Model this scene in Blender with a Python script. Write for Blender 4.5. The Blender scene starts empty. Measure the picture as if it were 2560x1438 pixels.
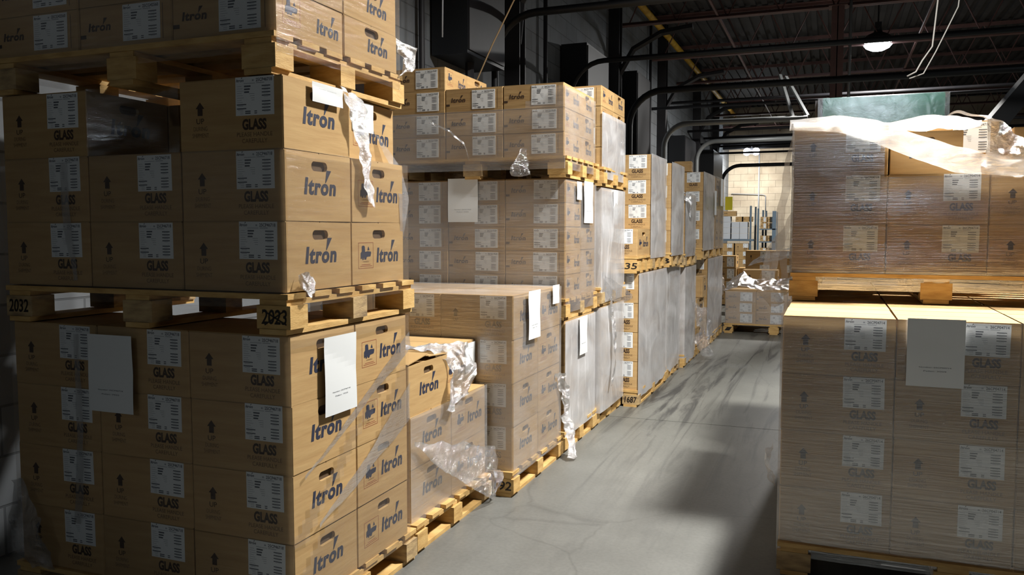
import bpy, math, random
from mathutils import Vector, Matrix, noise
from mathutils.geometry import tessellate_polygon
rnd = random.Random(7)
S = bpy.context.scene
C = S.collection
PI = math.pi

# ------------------------------------------------------------------ camera
FPX = 2058.8
YAW, PITCH, EYE = math.radians(21.2), math.radians(4.0), 1.327
cd = bpy.data.cameras.new('camera'); cam = bpy.data.objects.new('camera', cd); C.objects.link(cam)
cd.sensor_width = 36; cd.lens = FPX / 2560 * 36; cd.clip_end = 100; cd.clip_start = .05
cam.location = (0, 0, EYE); cam.rotation_euler = (PI/2 - PITCH, 0, YAW)
S.camera = cam
# ------------------------------------------------------------------ world, exposure
w = bpy.data.worlds.new('world'); S.world = w; w.use_nodes = True
w.node_tree.nodes['Background'].inputs[0].default_value = (.6, .75, 1, 1)
w.node_tree.nodes['Background'].inputs[1].default_value = .004
S.view_settings.view_transform = 'Standard'; S.view_settings.look = 'None'
S.view_settings.exposure = 0.0; S.view_settings.gamma = 1; S.view_settings.use_curve_mapping = False
S.cycles.use_denoising = True
S.cycles.transparent_max_bounces = 16
S.cycles.max_bounces = 5; S.cycles.diffuse_bounces = 2; S.cycles.glossy_bounces = 3
S.cycles.sample_clamp_indirect = 4
LAMPS = [(.66, 4.3, 4.4, 455, .42, 152), (.62, 15.0, 4.4, 430, .42, 180), (.55, -8.0, 4.1, 58, .13, 180), (7.5, 9.0, 4.4, 60, .42, 150)]
def area(name, loc, power, size, rot=(0, 0, 0), col=(1, .975, .93), shape='DISK', sy=None):
    l = bpy.data.lights.new(name, 'AREA'); l.energy = power; l.shape = shape; l.size = size; l.color = col
    if sy: l.size_y = sy
    o = bpy.data.objects.new(name, l); C.objects.link(o); o.location = loc; o.rotation_euler = rot
    return o

# ------------------------------------------------------------------ helpers
class MB:
    def __init__(s): s.v = []; s.f = []; s.m = []
    def poly(s, pts, mat=0):
        n = len(s.v); s.v += [tuple(p) for p in pts]; s.f.append(tuple(range(n, n+len(pts)))); s.m.append(mat)
    def raw(s, vs, fs, mat=0):
        n = len(s.v); s.v += [tuple(p) for p in vs]
        for f in fs: s.f.append(tuple(i+n for i in f)); s.m.append(mat)
    def box(s, x0, x1, y0, y1, z0, z1, mat=0, M=None):
        vs = [Vector((x, y, z)) for z in (z0, z1) for x, y in ((x0, y0), (x1, y0), (x1, y1), (x0, y1))]
        if M: vs = [M @ v for v in vs]
        s.raw(vs, [(3, 2, 1, 0), (4, 5, 6, 7), (0, 1, 5, 4), (1, 2, 6, 5), (2, 3, 7, 6), (3, 0, 4, 7)], mat)
    def bar(s, a, b, w, h, mat=0):
        a, b = Vector(a), Vector(b); d = (b-a); L = d.length; q = d.to_track_quat('X', 'Z')
        s.box(0, L, -w/2, w/2, -h/2, h/2, mat, Matrix.Translation(a) @ q.to_matrix().to_4x4())
    def tube(s, pts, r, n=8, mat=0, cap=True):
        pts = [Vector(p) for p in pts]; base = len(s.v); up = None
        for i, p in enumerate(pts):
            d = (pts[min(i+1, len(pts)-1)] - pts[max(i-1, 0)]).normalized()
            if up is None: up = d.orthogonal().normalized()
            up = (up - d*up.dot(d)).normalized(); sd = d.cross(up)
            rr = r[i] if isinstance(r, (list, tuple)) else r
            for k in range(n):
                a = 2*PI*k/n; s.v.append(tuple(p + up*math.cos(a)*rr + sd*math.sin(a)*rr))
        for i in range(len(pts)-1):
            for k in range(n):
                s.f.append((base+i*n+k, base+i*n+(k+1) % n, base+(i+1)*n+(k+1) % n, base+(i+1)*n+k)); s.m.append(mat)
        if cap:
            s.f.append(tuple(base+k for k in reversed(range(n)))); s.m.append(mat)
            s.f.append(tuple(base+(len(pts)-1)*n+k for k in range(n))); s.m.append(mat)
    def text(s, t, fr, x0, y0, w, h, mat=1, shear=0, bold=0.0, eps=.0006, sp=1.0):
        """fit text t into the rectangle x0..x0+w, y0..y0+h of the plane fr=(o,u,v)"""
        vs, fs = text_mesh(t, shear, bold, sp); o, u, v = fr; n = u.cross(v)
        s.raw([o + u*(x0+x*w) + v*(y0+y*h) + n*eps for x, y in vs], fs, mat)
    def rect(s, fr, x0, x1, y0, y1, mat=1, eps=.0006):
        o, u, v = fr; n = u.cross(v)
        s.poly([o+u*x+v*y+n*eps for x, y in ((x0, y0), (x1, y0), (x1, y1), (x0, y1))], mat)
    def shape(s, fr, pts, x0, y0, w, h, mat=1, eps=.0006):
        o, u, v = fr; n = u.cross(v)
        P = [Vector((x, y, 0)) for x, y in pts]
        vs = [o+u*(x0+p.x*w)+v*(y0+p.y*h)+n*eps for p in P]
        fs = []
        for t in tessellate_polygon([P]):
            a, b, c = t
            if (P[b]-P[a]).cross(P[c]-P[a]).z < 0: t = (a, c, b)
            fs.append(tuple(t))
        s.raw(vs, fs, mat)
    def mesh(s, name, mats, smooth=False):
        me = bpy.data.meshes.new(name); me.from_pydata(s.v, [], s.f)
        for m in mats: me.materials.append(m)
        me.polygons.foreach_set('material_index', s.m)
        if smooth: me.polygons.foreach_set('use_smooth', [True]*len(s.f))
        me.update(); return me
_tc = {}
def text_mesh(t, shear, bold, sp=1.0):
    k = (t, shear, bold, sp)
    if k in _tc: return _tc[k]
    c = bpy.data.curves.new('t', 'FONT'); c.body = t; c.shear = shear; c.space_character = sp; c.offset = bold; c.resolution_u = 3
    c.fill_mode = 'FRONT' if hasattr(c, 'fill_mode') else c.fill_mode
    o = bpy.data.objects.new('t', c); C.objects.link(o)
    dg = bpy.context.evaluated_depsgraph_get()
    me = bpy.data.meshes.new_from_object(o.evaluated_get(dg))
    vs = [(v.co.x, v.co.y) for v in me.vertices]; fs = []
    for p in me.polygons:
        i = list(p.vertices); a, b, d = (Vector(vs[j]) for j in i[:3])
        if p.normal.z < 0: i.reverse()
        fs.append(tuple(i))
    bpy.data.objects.remove(o); bpy.data.curves.remove(c); bpy.data.meshes.remove(me)
    x0 = min(v[0] for v in vs); x1 = max(v[0] for v in vs); y0 = min(v[1] for v in vs); y1 = max(v[1] for v in vs)
    _tc[k] = ([((x-x0)/(x1-x0), (y-y0)/(y1-y0)) for x, y in vs], fs); return _tc[k]

def link(name, me, parent=None, loc=(0, 0, 0), rot=0):
    o = bpy.data.objects.new(name, me); C.objects.link(o); o.location = loc
    if rot: o.rotation_euler = (0, 0, rot) if not isinstance(rot, tuple) else rot
    if parent: o.parent = parent
    return o
def tag(o, label=None, cat=None, group=None, kind=None):
    for k, v in (('label', label), ('category', cat), ('group', group), ('kind', kind)):
        if v: o[k] = v
    return o
def struct(name, me, loc=(0, 0, 0)): return tag(link(name, me, None, loc), kind='structure')
def dup(root):
    r = root.copy(); C.objects.link(r)
    for ch in root.children:
        c = ch.copy(); C.objects.link(c); c.parent = r
    return r

# ------------------------------------------------------------------ materials
def mat(name, col=(.5, .5, .5), rough=.6, metal=0):
    m = bpy.data.materials.new(name); m.use_nodes = True; b = m.node_tree.nodes['Principled BSDF']
    b.inputs['Base Color'].default_value = (*col, 1); b.inputs['Roughness'].default_value = rough; b.inputs['Metallic'].default_value = metal
    return m
def N(m, t, **kw):
    n = m.node_tree.nodes.new(t)
    for k, v in kw.items():
        if hasattr(n, k): setattr(n, k, v)
        else: n.inputs[k].default_value = v
    return n
def L(m, a, b): m.node_tree.links.new(a, b)
def ramp(m, fac, stops):
    r = N(m, 'ShaderNodeValToRGB'); e = r.color_ramp.elements
    for i, (p, c) in enumerate(stops):
        el = e[i] if i < 2 else e.new(p)
        el.position = p; el.color = (*c, 1)
    L(m, fac, r.inputs[0]); return r.outputs[0]
def objco(m, scale=(1, 1, 1), rand=True, kind='Object'):
    tc = N(m, 'ShaderNodeTexCoord'); mp = N(m, 'ShaderNodeMapping'); mp.inputs['Scale'].default_value = scale
    L(m, tc.outputs[kind], mp.inputs[0])
    if rand:
        oi = N(m, 'ShaderNodeObjectInfo'); mu = N(m, 'ShaderNodeMath', operation='MULTIPLY'); L(m, oi.outputs['Random'], mu.inputs[0]); mu.inputs[1].default_value = 37
        L(m, mu.outputs[0], mp.inputs['Location'])
    return mp.outputs[0]
def noisy(name, stops, scale=8, coords=(1, 1, 1), rough=.7, bump=.0, detail=5, metal=0, rand=True, kind='Object', bscale=None):
    m = mat(name, rough=rough, metal=metal); b = m.node_tree.nodes['Principled BSDF']
    co = objco(m, coords, rand, kind); n = N(m, 'ShaderNodeTexNoise', Scale=scale, Detail=detail); L(m, co, n.inputs[0])
    L(m, ramp(m, n.outputs[0], stops), b.inputs['Base Color'])
    if bump:
        n2 = N(m, 'ShaderNodeTexNoise', Scale=bscale or scale*6, Detail=3); L(m, co, n2.inputs[0])
        bu = N(m, 'ShaderNodeBump', Strength=bump, Distance=.003); L(m, n2.outputs[0], bu.inputs['Height']); L(m, bu.outputs[0], b.inputs['Normal'])
    return m
def cardboard(name, dark, light):
    m = mat(name, rough=.75); b = m.node_tree.nodes['Principled BSDF']
    b.inputs['Specular IOR Level'].default_value = .25
    co = objco(m, (1, 1, 9)); n = N(m, 'ShaderNodeTexNoise', Scale=5, Detail=6); L(m, co, n.inputs[0])
    c = ramp(m, n.outputs[0], [(.3, dark), (.7, light)])
    oi = N(m, 'ShaderNodeObjectInfo'); mr = N(m, 'ShaderNodeMapRange'); L(m, oi.outputs['Random'], mr.inputs[0])
    mr.inputs[3].default_value = .88; mr.inputs[4].default_value = 1.08
    hs = N(m, 'ShaderNodeHueSaturation'); L(m, c, hs.inputs['Color']); L(m, mr.outputs[0], hs.inputs['Value'])
    L(m, hs.outputs[0], b.inputs['Base Color'])
    bu = N(m, 'ShaderNodeBump', Strength=.35, Distance=.004); L(m, n.outputs[0], bu.inputs['Height']); L(m, bu.outputs[0], b.inputs['Normal']); return m
M_card = cardboard('cardboard', (.42, .262, .112), (.49, .325, .145))
M_card2 = cardboard('cardboard_dull', (.36, .215, .105), (.44, .27, .135))
M_recess_shade = mat('cardboard_recess_shade', (.10, .06, .03), .9)  # darkened cardboard: shade of hand holes and flap seams put into the colour
M_navy = mat('navy_ink', (.022, .028, .055), .55)
M_ink = mat('black_ink', (.055, .03, .016), .6)
M_faint = mat('faint_ink', (.17, .098, .047), .6)
M_red = mat('red_ink', (.28, .05, .03), .6)
M_paper = mat('label_paper', (.78, .80, .80), .45)
M_bars = mat('label_ink', (.10, .11, .13), .5)
M_grey = mat('label_ink_light', (.36, .38, .41), .5)
M_tape = mat('packing_tape', (.40, .25, .12), .25)
M_wood = noisy('pallet_wood', [(.3, (.46, .27, .085)), (.55, (.60, .38, .135)), (.8, (.68, .47, .2))], 4, (3, 3, 14), .7, .35)
M_wood2 = noisy('pallet_wood_weathered', [(.3, (.22, .15, .08)), (.5, (.42, .29, .14)), (.75, (.56, .41, .2))], 4, (3, 3, 10), .8, .4)
M_marker = mat('marker_ink', (.012, .008, .006), .5)
M_green = noisy('green_sheet', [(.3, (.008, .07, .05)), (.7, (.012, .11, .075))], 3, rough=.2)
M_black = mat('black_paint', (.006, .007, .009), .5)
M_dark = noisy('dark_steel', [(.3, (.010, .010, .013)), (.7, (.024, .022, .024))], 3, rough=.55, metal=0)
M_joist = noisy('red_oxide_steel', [(.3, (.10, .05, .045)), (.7, (.17, .085, .075))], 3, rough=.6)
M_deck = noisy('roof_deck', [(.3, (.018, .016, .016)), (.7, (.04, .036, .035))], 2, rough=.8, rand=False)
M_pipe = mat('galvanised_pipe', (.22, .23, .23), .4, .3)
M_yellow = noisy('yellow_paint', [(.3, (.5, .28, .02)), (.7, (.75, .46, .05))], 6, rough=.5)
M_rope = mat('rope', (.3, .2, .1), .8)
M_rack = mat('rack_paint', (.12, .17, .22), .45)
M_white = mat('white_card', (.55, .58, .62), .7)
M_cable = mat('cable_sheath', (.30, .29, .27), .6)
M_yel2 = mat('yellow_tag', (.85, .75, .02), .5)
def emis(name, col, s):
    m = mat(name); b = m.node_tree.nodes['Principled BSDF']; b.inputs['Emission Color'].default_value = (*col, 1); b.inputs['Emission Strength'].default_value = s; return m
M_lens = emis('lit_lens', (.85, .93, 1), 40)

def film(name, haze, gloss=.16, streak=(2, 2, 22), bump=.9, dist=.004, rough=.13, tint=(.82, .82, .84), hvar=.5, trans=.18):
    m = bpy.data.materials.new(name); m.use_nodes = True; nt = m.node_tree; nt.nodes.clear()
    out = N(m, 'ShaderNodeOutputMaterial'); tr = N(m, 'ShaderNodeBsdfTransparent'); df = N(m, 'ShaderNodeBsdfDiffuse'); df.inputs[0].default_value = (*tint, 1)
    tl = N(m, 'ShaderNodeBsdfTranslucent'); tl.inputs[0].default_value = (*tint, 1)
    gl = N(m, 'ShaderNodeBsdfGlossy', Roughness=rough); gl.inputs[0].default_value = (1, 1, 1, 1)
    co = objco(m, streak); n1 = N(m, 'ShaderNodeTexNoise', Scale=3.2, Detail=7, Roughness=.62, Distortion=.6); L(m, co, n1.inputs[0])
    co2 = objco(m, (1.1, 1.1, 1.6)); n2 = N(m, 'ShaderNodeTexNoise', Scale=2.2, Detail=4, Distortion=1.2); L(m, co2, n2.inputs[0])
    bu = N(m, 'ShaderNodeBump', Strength=bump, Distance=dist); L(m, n1.outputs[0], bu.inputs['Height']); L(m, bu.outputs[0], gl.inputs['Normal'])
    mr = N(m, 'ShaderNodeMapRange'); L(m, n2.outputs[0], mr.inputs[0]); mr.inputs[1].default_value = .3; mr.inputs[2].default_value = .7
    mr.inputs[3].default_value = haze*(1-hvar); mr.inputs[4].default_value = haze*(1+hvar)
    st = N(m, 'ShaderNodeMapRange'); L(m, n1.outputs[0], st.inputs[0]); st.inputs[1].default_value = .55; st.inputs[2].default_value = .78
    st.inputs[3].default_value = 0; st.inputs[4].default_value = haze*.9
    ad = N(m, 'ShaderNodeMath', operation='ADD', use_clamp=True); L(m, mr.outputs[0], ad.inputs[0]); L(m, st.outputs[0], ad.inputs[1])
    dt = N(m, 'ShaderNodeMixShader'); dt.inputs[0].default_value = trans; L(m, df.outputs[0], dt.inputs[1]); L(m, tl.outputs[0], dt.inputs[2])
    m1 = N(m, 'ShaderNodeMixShader'); L(m, ad.outputs[0], m1.inputs[0]); L(m, tr.outputs[0], m1.inputs[1]); L(m, dt.outputs[0], m1.inputs[2])
    lw = N(m, 'ShaderNodeLayerWeight', Blend=.35); L(m, bu.outputs[0], lw.inputs['Normal'])
    g1 = N(m, 'ShaderNodeMath', operation='MULTIPLY_ADD', use_clamp=True); L(m, lw.outputs['Fresnel'], g1.inputs[0]); g1.inputs[1].default_value = .22; g1.inputs[2].default_value = gloss*.35
    m2 = N(m, 'ShaderNodeMixShader'); L(m, g1.outputs[0], m2.inputs[0]); L(m, m1.outputs[0], m2.inputs[1]); L(m, gl.outputs[0], m2.inputs[2])
    L(m, m2.outputs[0], out.inputs[0]); return m
F_clear = film('film_clear', .022, gloss=.16)
F_gloss = film('film_glossy', .008, gloss=.5, streak=(2, 2, 9), dist=.008, rough=.12)
F_glare = film('film_over_crate', .02, gloss=1.0, streak=(6, 6, 6), bump=.6, dist=.0015, rough=.17)
F_mid = film('film_mid', .18, gloss=.55, dist=.004)
F_milky = film('film_milky', .64, gloss=.9, streak=(5, 7, .9), dist=.014, tint=(.92, .92, .94), hvar=.28)
F_streak = film('film_streaky', .06, gloss=1.0, streak=(1.0, 1.0, 45), bump=1.0, dist=.0008, rough=.12)
F_streak2 = film('film_streaky_dim', .022, gloss=.6, streak=(1.0, 1.0, 40), bump=1.0, dist=.0013, rough=.13)
F_crumple = film('film_crumpled', .33, gloss=1.6, streak=(7, 7, 7), bump=1.0, dist=.03, rough=.2, tint=(.95, .95, .97))
F_crumple_clear = film('film_crumpled_clear', .08, gloss=1.0, streak=(8, 8, 8), bump=1.0, dist=.03, rough=.12)
F_white = film('film_white', .55, gloss=1.0, streak=(3, 3, 14), bump=1.0, dist=.01, rough=.2, tint=(.97, .97, .98), hvar=.4, trans=.6)

# ------------------------------------------------------------------ room
X0, X1, Y0, Y1, ZC = -3.11, 13.0, -14.0, 27.0, 5.15
def floor_mat():
    m = mat('concrete_floor', rough=.45); b = m.node_tree.nodes['Principled BSDF']
    tc = N(m, 'ShaderNodeTexCoord'); g = tc.outputs['Object']
    n = N(m, 'ShaderNodeTexNoise', Scale=1.3, Detail=8, Roughness=.65); L(m, g, n.inputs[0])
    base = ramp(m, n.outputs[0], [(.3, (.105, .106, .098)), (.7, (.155, .156, .145))])
    # long tyre scuffs sweeping along the aisle
    mp = N(m, 'ShaderNodeMapping'); mp.inputs['Rotation'].default_value = (0, 0, math.radians(20)); mp.inputs['Scale'].default_value = (4.6, .26, 1); L(m, g, mp.inputs[0])
    n2 = N(m, 'ShaderNodeTexNoise', Scale=1.35, Detail=8, Roughness=.66, Distortion=1.3); L(m, mp.outputs[0], n2.inputs[0])
    sc = ramp(m, n2.outputs[0], [(.38, (.30, .29, .28)), (.50, (1.15, 1.13, 1.06))])
    sep = N(m, 'ShaderNodeSeparateXYZ'); L(m, g, sep.inputs[0])
    far = N(m, 'ShaderNodeMapRange'); L(m, sep.outputs['Y'], far.inputs[0]); far.inputs[1].default_value = 3.8; far.inputs[2].default_value = 6.2; far.inputs[3].default_value = .12; far.inputs[4].default_value = .9
    mx = N(m, 'ShaderNodeMix', data_type='RGBA', blend_type='MULTIPLY'); L(m, far.outputs[0], mx.inputs[0]); L(m, base, mx.inputs[6]); L(m, sc, mx.inputs[7])
    # hairline cracks
    n3 = N(m, 'ShaderNodeTexNoise', Scale=2.2, Detail=6); L(m, g, n3.inputs[0])
    va = N(m, 'ShaderNodeVectorMath', operation='MULTIPLY_ADD'); va.inputs[1].default_value = (.35, .35, 0); L(m, n3.outputs['Color'], va.inputs[0]); L(m, g, va.inputs[2])
    v = N(m, 'ShaderNodeTexVoronoi', feature='DISTANCE_TO_EDGE', Scale=.42); L(m, va.outputs[0], v.inputs[0])
    cr = ramp(m, v.outputs[0], [(.0, (.5, .5, .5)), (.0014, (1, 1, 1))])
    mx2 = N(m, 'ShaderNodeMix', data_type='RGBA', blend_type='MULTIPLY'); mx2.inputs[0].default_value = .35; L(m, mx.outputs[2], mx2.inputs[6]); L(m, cr, mx2.inputs[7])
    # fine speckle
    n4 = N(m, 'ShaderNodeTexNoise', Scale=60, Detail=4); L(m, g, n4.inputs[0])
    sp = ramp(m, n4.outputs[0], [(.35, (.86, .86, .86)), (.6, (1.05, 1.05, 1.05))])
    mx3 = N(m, 'ShaderNodeMix', data_type='RGBA', blend_type='MULTIPLY'); mx3.inputs[0].default_value = .6; L(m, mx2.outputs[2], mx3.inputs[6]); L(m, sp, mx3.inputs[7])
    L(m, mx3.outputs[2], b.inputs['Base Color'])
    bu = N(m, 'ShaderNodeBump', Strength=.15, Distance=.002); L(m, n4.outputs[0], bu.inputs['Height']); L(m, bu.outputs[0], b.inputs['Normal'])
    return m
b = MB(); b.box(X0-.2, X1, Y0, 5.66, -.1, 0); b.box(X0-.2, X1, 5.668, Y1+.2, -.1, 0); b.box(X0-.2, X1, 5.66, 5.668, -.1, -.006)
struct('floor', b.mesh('floor', [floor_mat()]))
def block_wall(name, c1, c2, axis):
    m = mat(name, rough=.8); bb = m.node_tree.nodes['Principled BSDF']
    tc = N(m, 'ShaderNodeTexCoord'); sp = N(m, 'ShaderNodeSeparateXYZ'); L(m, tc.outputs['Object'], sp.inputs[0])
    cb = N(m, 'ShaderNodeCombineXYZ'); L(m, sp.outputs[axis], cb.inputs['X']); L(m, sp.outputs['Z'], cb.inputs['Y'])
    br = N(m, 'ShaderNodeTexBrick'); L(m, cb.outputs[0], br.inputs[0])
    for k, v in (('Scale', 1), ('Mortar Size', .006), ('Mortar Smooth', .3), ('Brick Width', .42), ('Row Height', .205)): br.inputs[k].default_value = v
    br.inputs['Color1'].default_value = (*c1, 1); br.inputs['Color2'].default_value = (*c2, 1); br.inputs['Mortar'].default_value = (c1[0]*.55, c1[1]*.55, c1[2]*.55, 1)
    n = N(m, 'ShaderNodeTexNoise', Scale=1.6, Detail=7); L(m, tc.outputs['Object'], n.inputs[0])
    d = ramp(m, n.outputs[0], [(.32, (.55, .5, .46)), (.62, (1, 1, 1))])
    mx = N(m, 'ShaderNodeMix', data_type='RGBA', blend_type='MULTIPLY'); mx.inputs[0].default_value = .7; L(m, br.outputs[0], mx.inputs[6]); L(m, d, mx.inputs[7])
    L(m, mx.outputs[2], bb.inputs['Base Color'])
    bu = N(m, 'ShaderNodeBump', Strength=.5, Distance=.01, invert=True); L(m, br.outputs['Fac'], bu.inputs['Height']); L(m, bu.outputs[0], bb.inputs['Normal'])
    return m
M_wl = block_wall('painted_block', (.22, .24, .26), (.19, .207, .225), 'Y')
M_wb = block_wall('cream_block', (.62, .53, .40), (.56, .48, .36), 'X')
b = MB(); b.box(X0-.2, X0, Y0, Y1+.2, 0, ZC); struct('wall_left', b.mesh('wall_left', [M_wl]))
b = MB(); b.box(X0, X1, Y1, Y1+.2, 0, ZC); struct('wall_back', b.mesh('wall_back', [M_wb]))
b = MB(); b.box(X1, X1+.2, Y0, Y1+.2, 0, ZC); struct('wall_right', b.mesh('wall_right', [M_wl]))
b = MB(); b.box(X0, X1, Y0-.2, Y0, 0, ZC); struct('wall_front', b.mesh('wall_front', [M_wb]))
b = MB(); b.box(X0-.2, X1+.2, Y0-.2, Y1+.2, ZC+.04, ZC+.1)
k = Y0
x = X0
while x < X1:                                     # ribs of the corrugated steel deck
    b.box(x, x+.09, Y0, Y1, ZC, ZC+.04); x += .19
struct('ceiling', b.mesh('ceiling', [M_deck]))
# open web bar joists
def joist_mesh():
    b = MB(); zt, zb = ZC-.03, 4.36
    for z in (zt, zb):
        b.box(X0, X1, -.06, -.008, z-.006, z+.006); b.box(X0, X1, .008, .06, z-.006, z+.006)
        b.box(X0, X1, -.014, -.008, z-.05*(1 if z == zb else -1)*-1 if z == zb else z-.05, z if z == zt else z+.05)
        b.box(X0, X1, .008, .014, z if z == zb else z-.05, z+.05 if z == zb else z)
    x = X0+.2; up = False
    while x < X1-.4:
        b.tube([(x, 0, zb if not up else zt), (x+.36, 0, zt if not up else zb)], .011, 6); up = not up; x += .36
    return b.mesh('joist', [M_joist])
jm = joist_mesh(); jn = 0
for i in range(-3, 7):
    y = 12.3 + 2.62*i if i < 0 else 12.3 + 2.62*i
    if y > Y1-.3: break
    jn += 1; struct('beam_%d' % jn, jm, (0, y, 0))
# bridging angles that tie the joists lengthways
for i, x in enumerate((-1.6, 1.2, 3.9, 6.6)):
    b = MB(); b.bar((x, Y0, 4.39), (x, Y1, 4.39), .03, .03); struct('beam_%d' % (20+i), b.mesh('bridging', [M_joist]))
# steel columns carrying the roof
def column(n, x, y, s=.13):
    b = MB(); b.box(x-s/2, x+s/2, y-s/2, y-s/2+.012, 0, 4.34); b.box(x-s/2, x+s/2, y+s/2-.012, y+s/2, 0, 4.34); b.box(x-.006, x+.006, y-s/2, y+s/2, 0, 4.34)
    b.box(x-.15, x+.15, y-.15, y+.15, 0, .02); b.box(x-.12, x+.12, y-.12, y+.12, 4.33, 4.345)
    struct('column_%d' % n, b.mesh('column', [M_joist]))
column(1, 0.0, 12.2, .16)
for i, y in enumerate((5.05, 7.9, 12.0, 15.6, 19.8, 23.2)):
    b = MB(); x = X0
    b.box(x, x+.16, y-.09, y-.07, 0, ZC); b.box(x, x+.16, y+.07, y+.09, 0, ZC); b.box(x, x+.02, y-.07, y+.07, 0, ZC)
    b.tube([(x+.1, y, 3.2), (x+.14, y, 3.6), (x+.35, y, 3.95), (x+.75, y, 4.15), (x+1.2, y, 4.2)], .05, 6)   # knee brace
    struct('column_%d' % (2+i), b.mesh('wall_column', [M_dark]))
# girder before the far wall
b = MB()
b.box(X0, X1, 25.4, 25.6, 4.1, 4.12); b.box(X0, X1, 25.4, 25.6, 3.72, 3.74); b.box(X0, X1, 25.49, 25.51, 3.72, 4.12); struct('beam_30', b.mesh('girder', [M_dark]))

# ------------------------------------------------------------------ cartons
V = Vector
def frames(w, d):
    """front, right, back, left faces: origin at the lower left corner as seen from outside"""
    return [((V((-w/2, -d/2, 0)), V((1, 0, 0)), V((0, 0, 1))), w), ((V((w/2, -d/2, 0)), V((0, 1, 0)), V((0, 0, 1))), d),
            ((V((w/2, d/2, 0)), V((-1, 0, 0)), V((0, 0, 1))), w), ((V((-w/2, d/2, 0)), V((0, -1, 0)), V((0, 0, 1))), d)]
def stadium(cx, cy, w, h, n=7):
    r = h/2; pts = []
    for k in range(n+1): a = -PI/2+PI*k/n; pts.append((cx+w/2-r+r*math.cos(a), cy+r*math.sin(a)))
    for k in range(n+1): a = PI/2+PI*k/n; pts.append((cx-w/2+r+r*math.cos(a), cy+r*math.sin(a)))
    return pts
def carton_body(b, w, d, h, slots=(1, 3), slot_x=.5, open_top=False):
    c = .004; hh = h-.004
    for i, (fr, L_) in enumerate(frames(w, d)):
        o, u, v = fr; n = u.cross(v)
        outer = [(c, 0), (L_-c, 0), (L_-c, hh), (c, hh)]
        if i in slots:
            hole = stadium(L_*slot_x, h*.80, min(.088, L_*.26), .031)
            P = [V((x, y, 0)) for x, y in outer]; H = [V((x, y, 0)) for x, y in hole]
            A = P + H; fs = []
            for t in tessellate_polygon([P, list(reversed(H))]):
                idx = [j if j < 4 else 4+(len(H)-1-(j-4)) for j in t]
                a, e, g = (A[j] for j in idx)
                if (e-a).cross(g-a).z < 0: idx.reverse()
                fs.append(tuple(idx))
            b.raw([o+u*p.x+v*p.y for p in A], fs, 0)
            m = len(H)
            ring = [o+u*p.x+v*p.y for p in H] + [o+u*p.x+v*p.y-n*.012 for p in H]
            b.raw(ring, [(k, k+m, (k+1) % m+m, (k+1) % m) for k in range(m)], 0)
            b.poly([o+u*p.x+v*p.y-n*.012 for p in H], 4)
        else:
            b.poly([o+u*x+v*y for x, y in outer], 0)
        nf = frames(w, d)[(i+1) % 4]
        p0 = o+u*(L_-c); p1 = nf[0][0]+nf[0][1]*c
        b.poly([p0, p1, p1+v*hh, p0+v*hh], 0)
    b.box(-w/2+.003, w/2-.003, -d/2+.003, d/2-.003, 0, .002)
    if not open_top:
        b.box(-w/2+.003, w/2-.003, -d/2+.003, d/2-.003, hh-.003, hh-.001, 4)
        b.box(-w/2+.002, w/2-.002, -d/2+.002, -.002, hh-.001, h, 0); b.box(-w/2+.002, w/2-.002, .002, d/2-.002, hh-.001, h, 0)
def logo(b, fr, x0, y0, w, h, mat=1):
    """the brand wordmark with its long wedge accent; h is the capital height"""
    b.text('Itron', fr, x0, y0, w, h, mat, shear=.14, bold=.042, sp=1.12)
    b.shape(fr, [(.655, .76), (.675, .76), (.85, 1.50), (.70, 1.50)], x0, y0, w, h, mat)
def picto(b, fr, x0, y0, w, h):
    e = .0012
    for r in ((0, w, 0, e), (0, w, h-e, h), (0, e, 0, h), (w-e, w, 0, h)): b.rect(fr, x0+r[0], x0+r[1], y0+r[2], y0+r[3], 2)
    b.shape(fr, [(.14, .38), (.18, .36), (.22, .42), (.26, .33), (.33, .33), (.36, .43), (.40, .34), (.50, .34), (.55, .44), (.80, .46), (.84, .56), (.84, .64), (.60, .66), (.44, .64), (.42, .84), (.38, .88), (.26, .88), (.22, .84), (.22, .66), (.14, .60)], x0, y0, w, h, 1)
    b.shape(fr, [(.60, .70), (.74, .70), (.70, .78), (.67, .85), (.62, .77)], x0, y0, w, h, 1)
    b.text('HANDLE', fr, x0+w*.3, y0+h*.24, w*.4, h*.05, 3); b.rect(fr, x0+w*.2, x0+w*.8, y0+h*.14, y0+h*.155, 2); b.rect(fr, x0+w*.1, x0+w*.9, y0+h*.08, y0+h*.095, 2)
CM = [M_card, M_navy, M_red, M_faint, M_recess_shade, M_ink]
def carton_glass(w, d, h, side, hole=True):
    b = MB(); carton_body(b, w, d, h, (1, 3) if hole else ())
    for i, (fr, L_) in enumerate(frames(w, d)):
        if i in (0, 2):
            ax = w*.21
            b.shape(fr, [(.22, 0), (.78, 0), (.78, .52), (1, .52), (.5, 1), (0, .52), (.22, .52)], ax-.017, h*.50, .034, h*.19, 5)
            b.text('UP', fr, ax-.015, h*.385, .03, h*.075, 5); b.text('DURING', fr, ax-.027, h*.285, .054, h*.06, 3, bold=-.01); b.text('SHIPMENT', fr, ax-.032, h*.19, .064, h*.06, 3, bold=-.01)
            gx = w*.735
            b.text('GLASS', fr, gx-.045, h*.265, .090, h*.155, 5, bold=.045); b.text('PLEASE HANDLE', fr, gx-.066, h*.175, .132, h*.06, 3); b.text('CAREFULLY', fr, gx-.047, h*.085, .094, h*.06, 3)
        elif side == 'plain': logo(b, fr, L_*.27, h*.38, L_*.48, h*.25)
        else:
            picto(b, fr, L_*.12, h*.25, L_*.27, h*.42); logo(b, fr, L_*.45, h*.33, L_*.43, h*.25)
    return b.mesh('carton_glass_'+side, CM)
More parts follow.
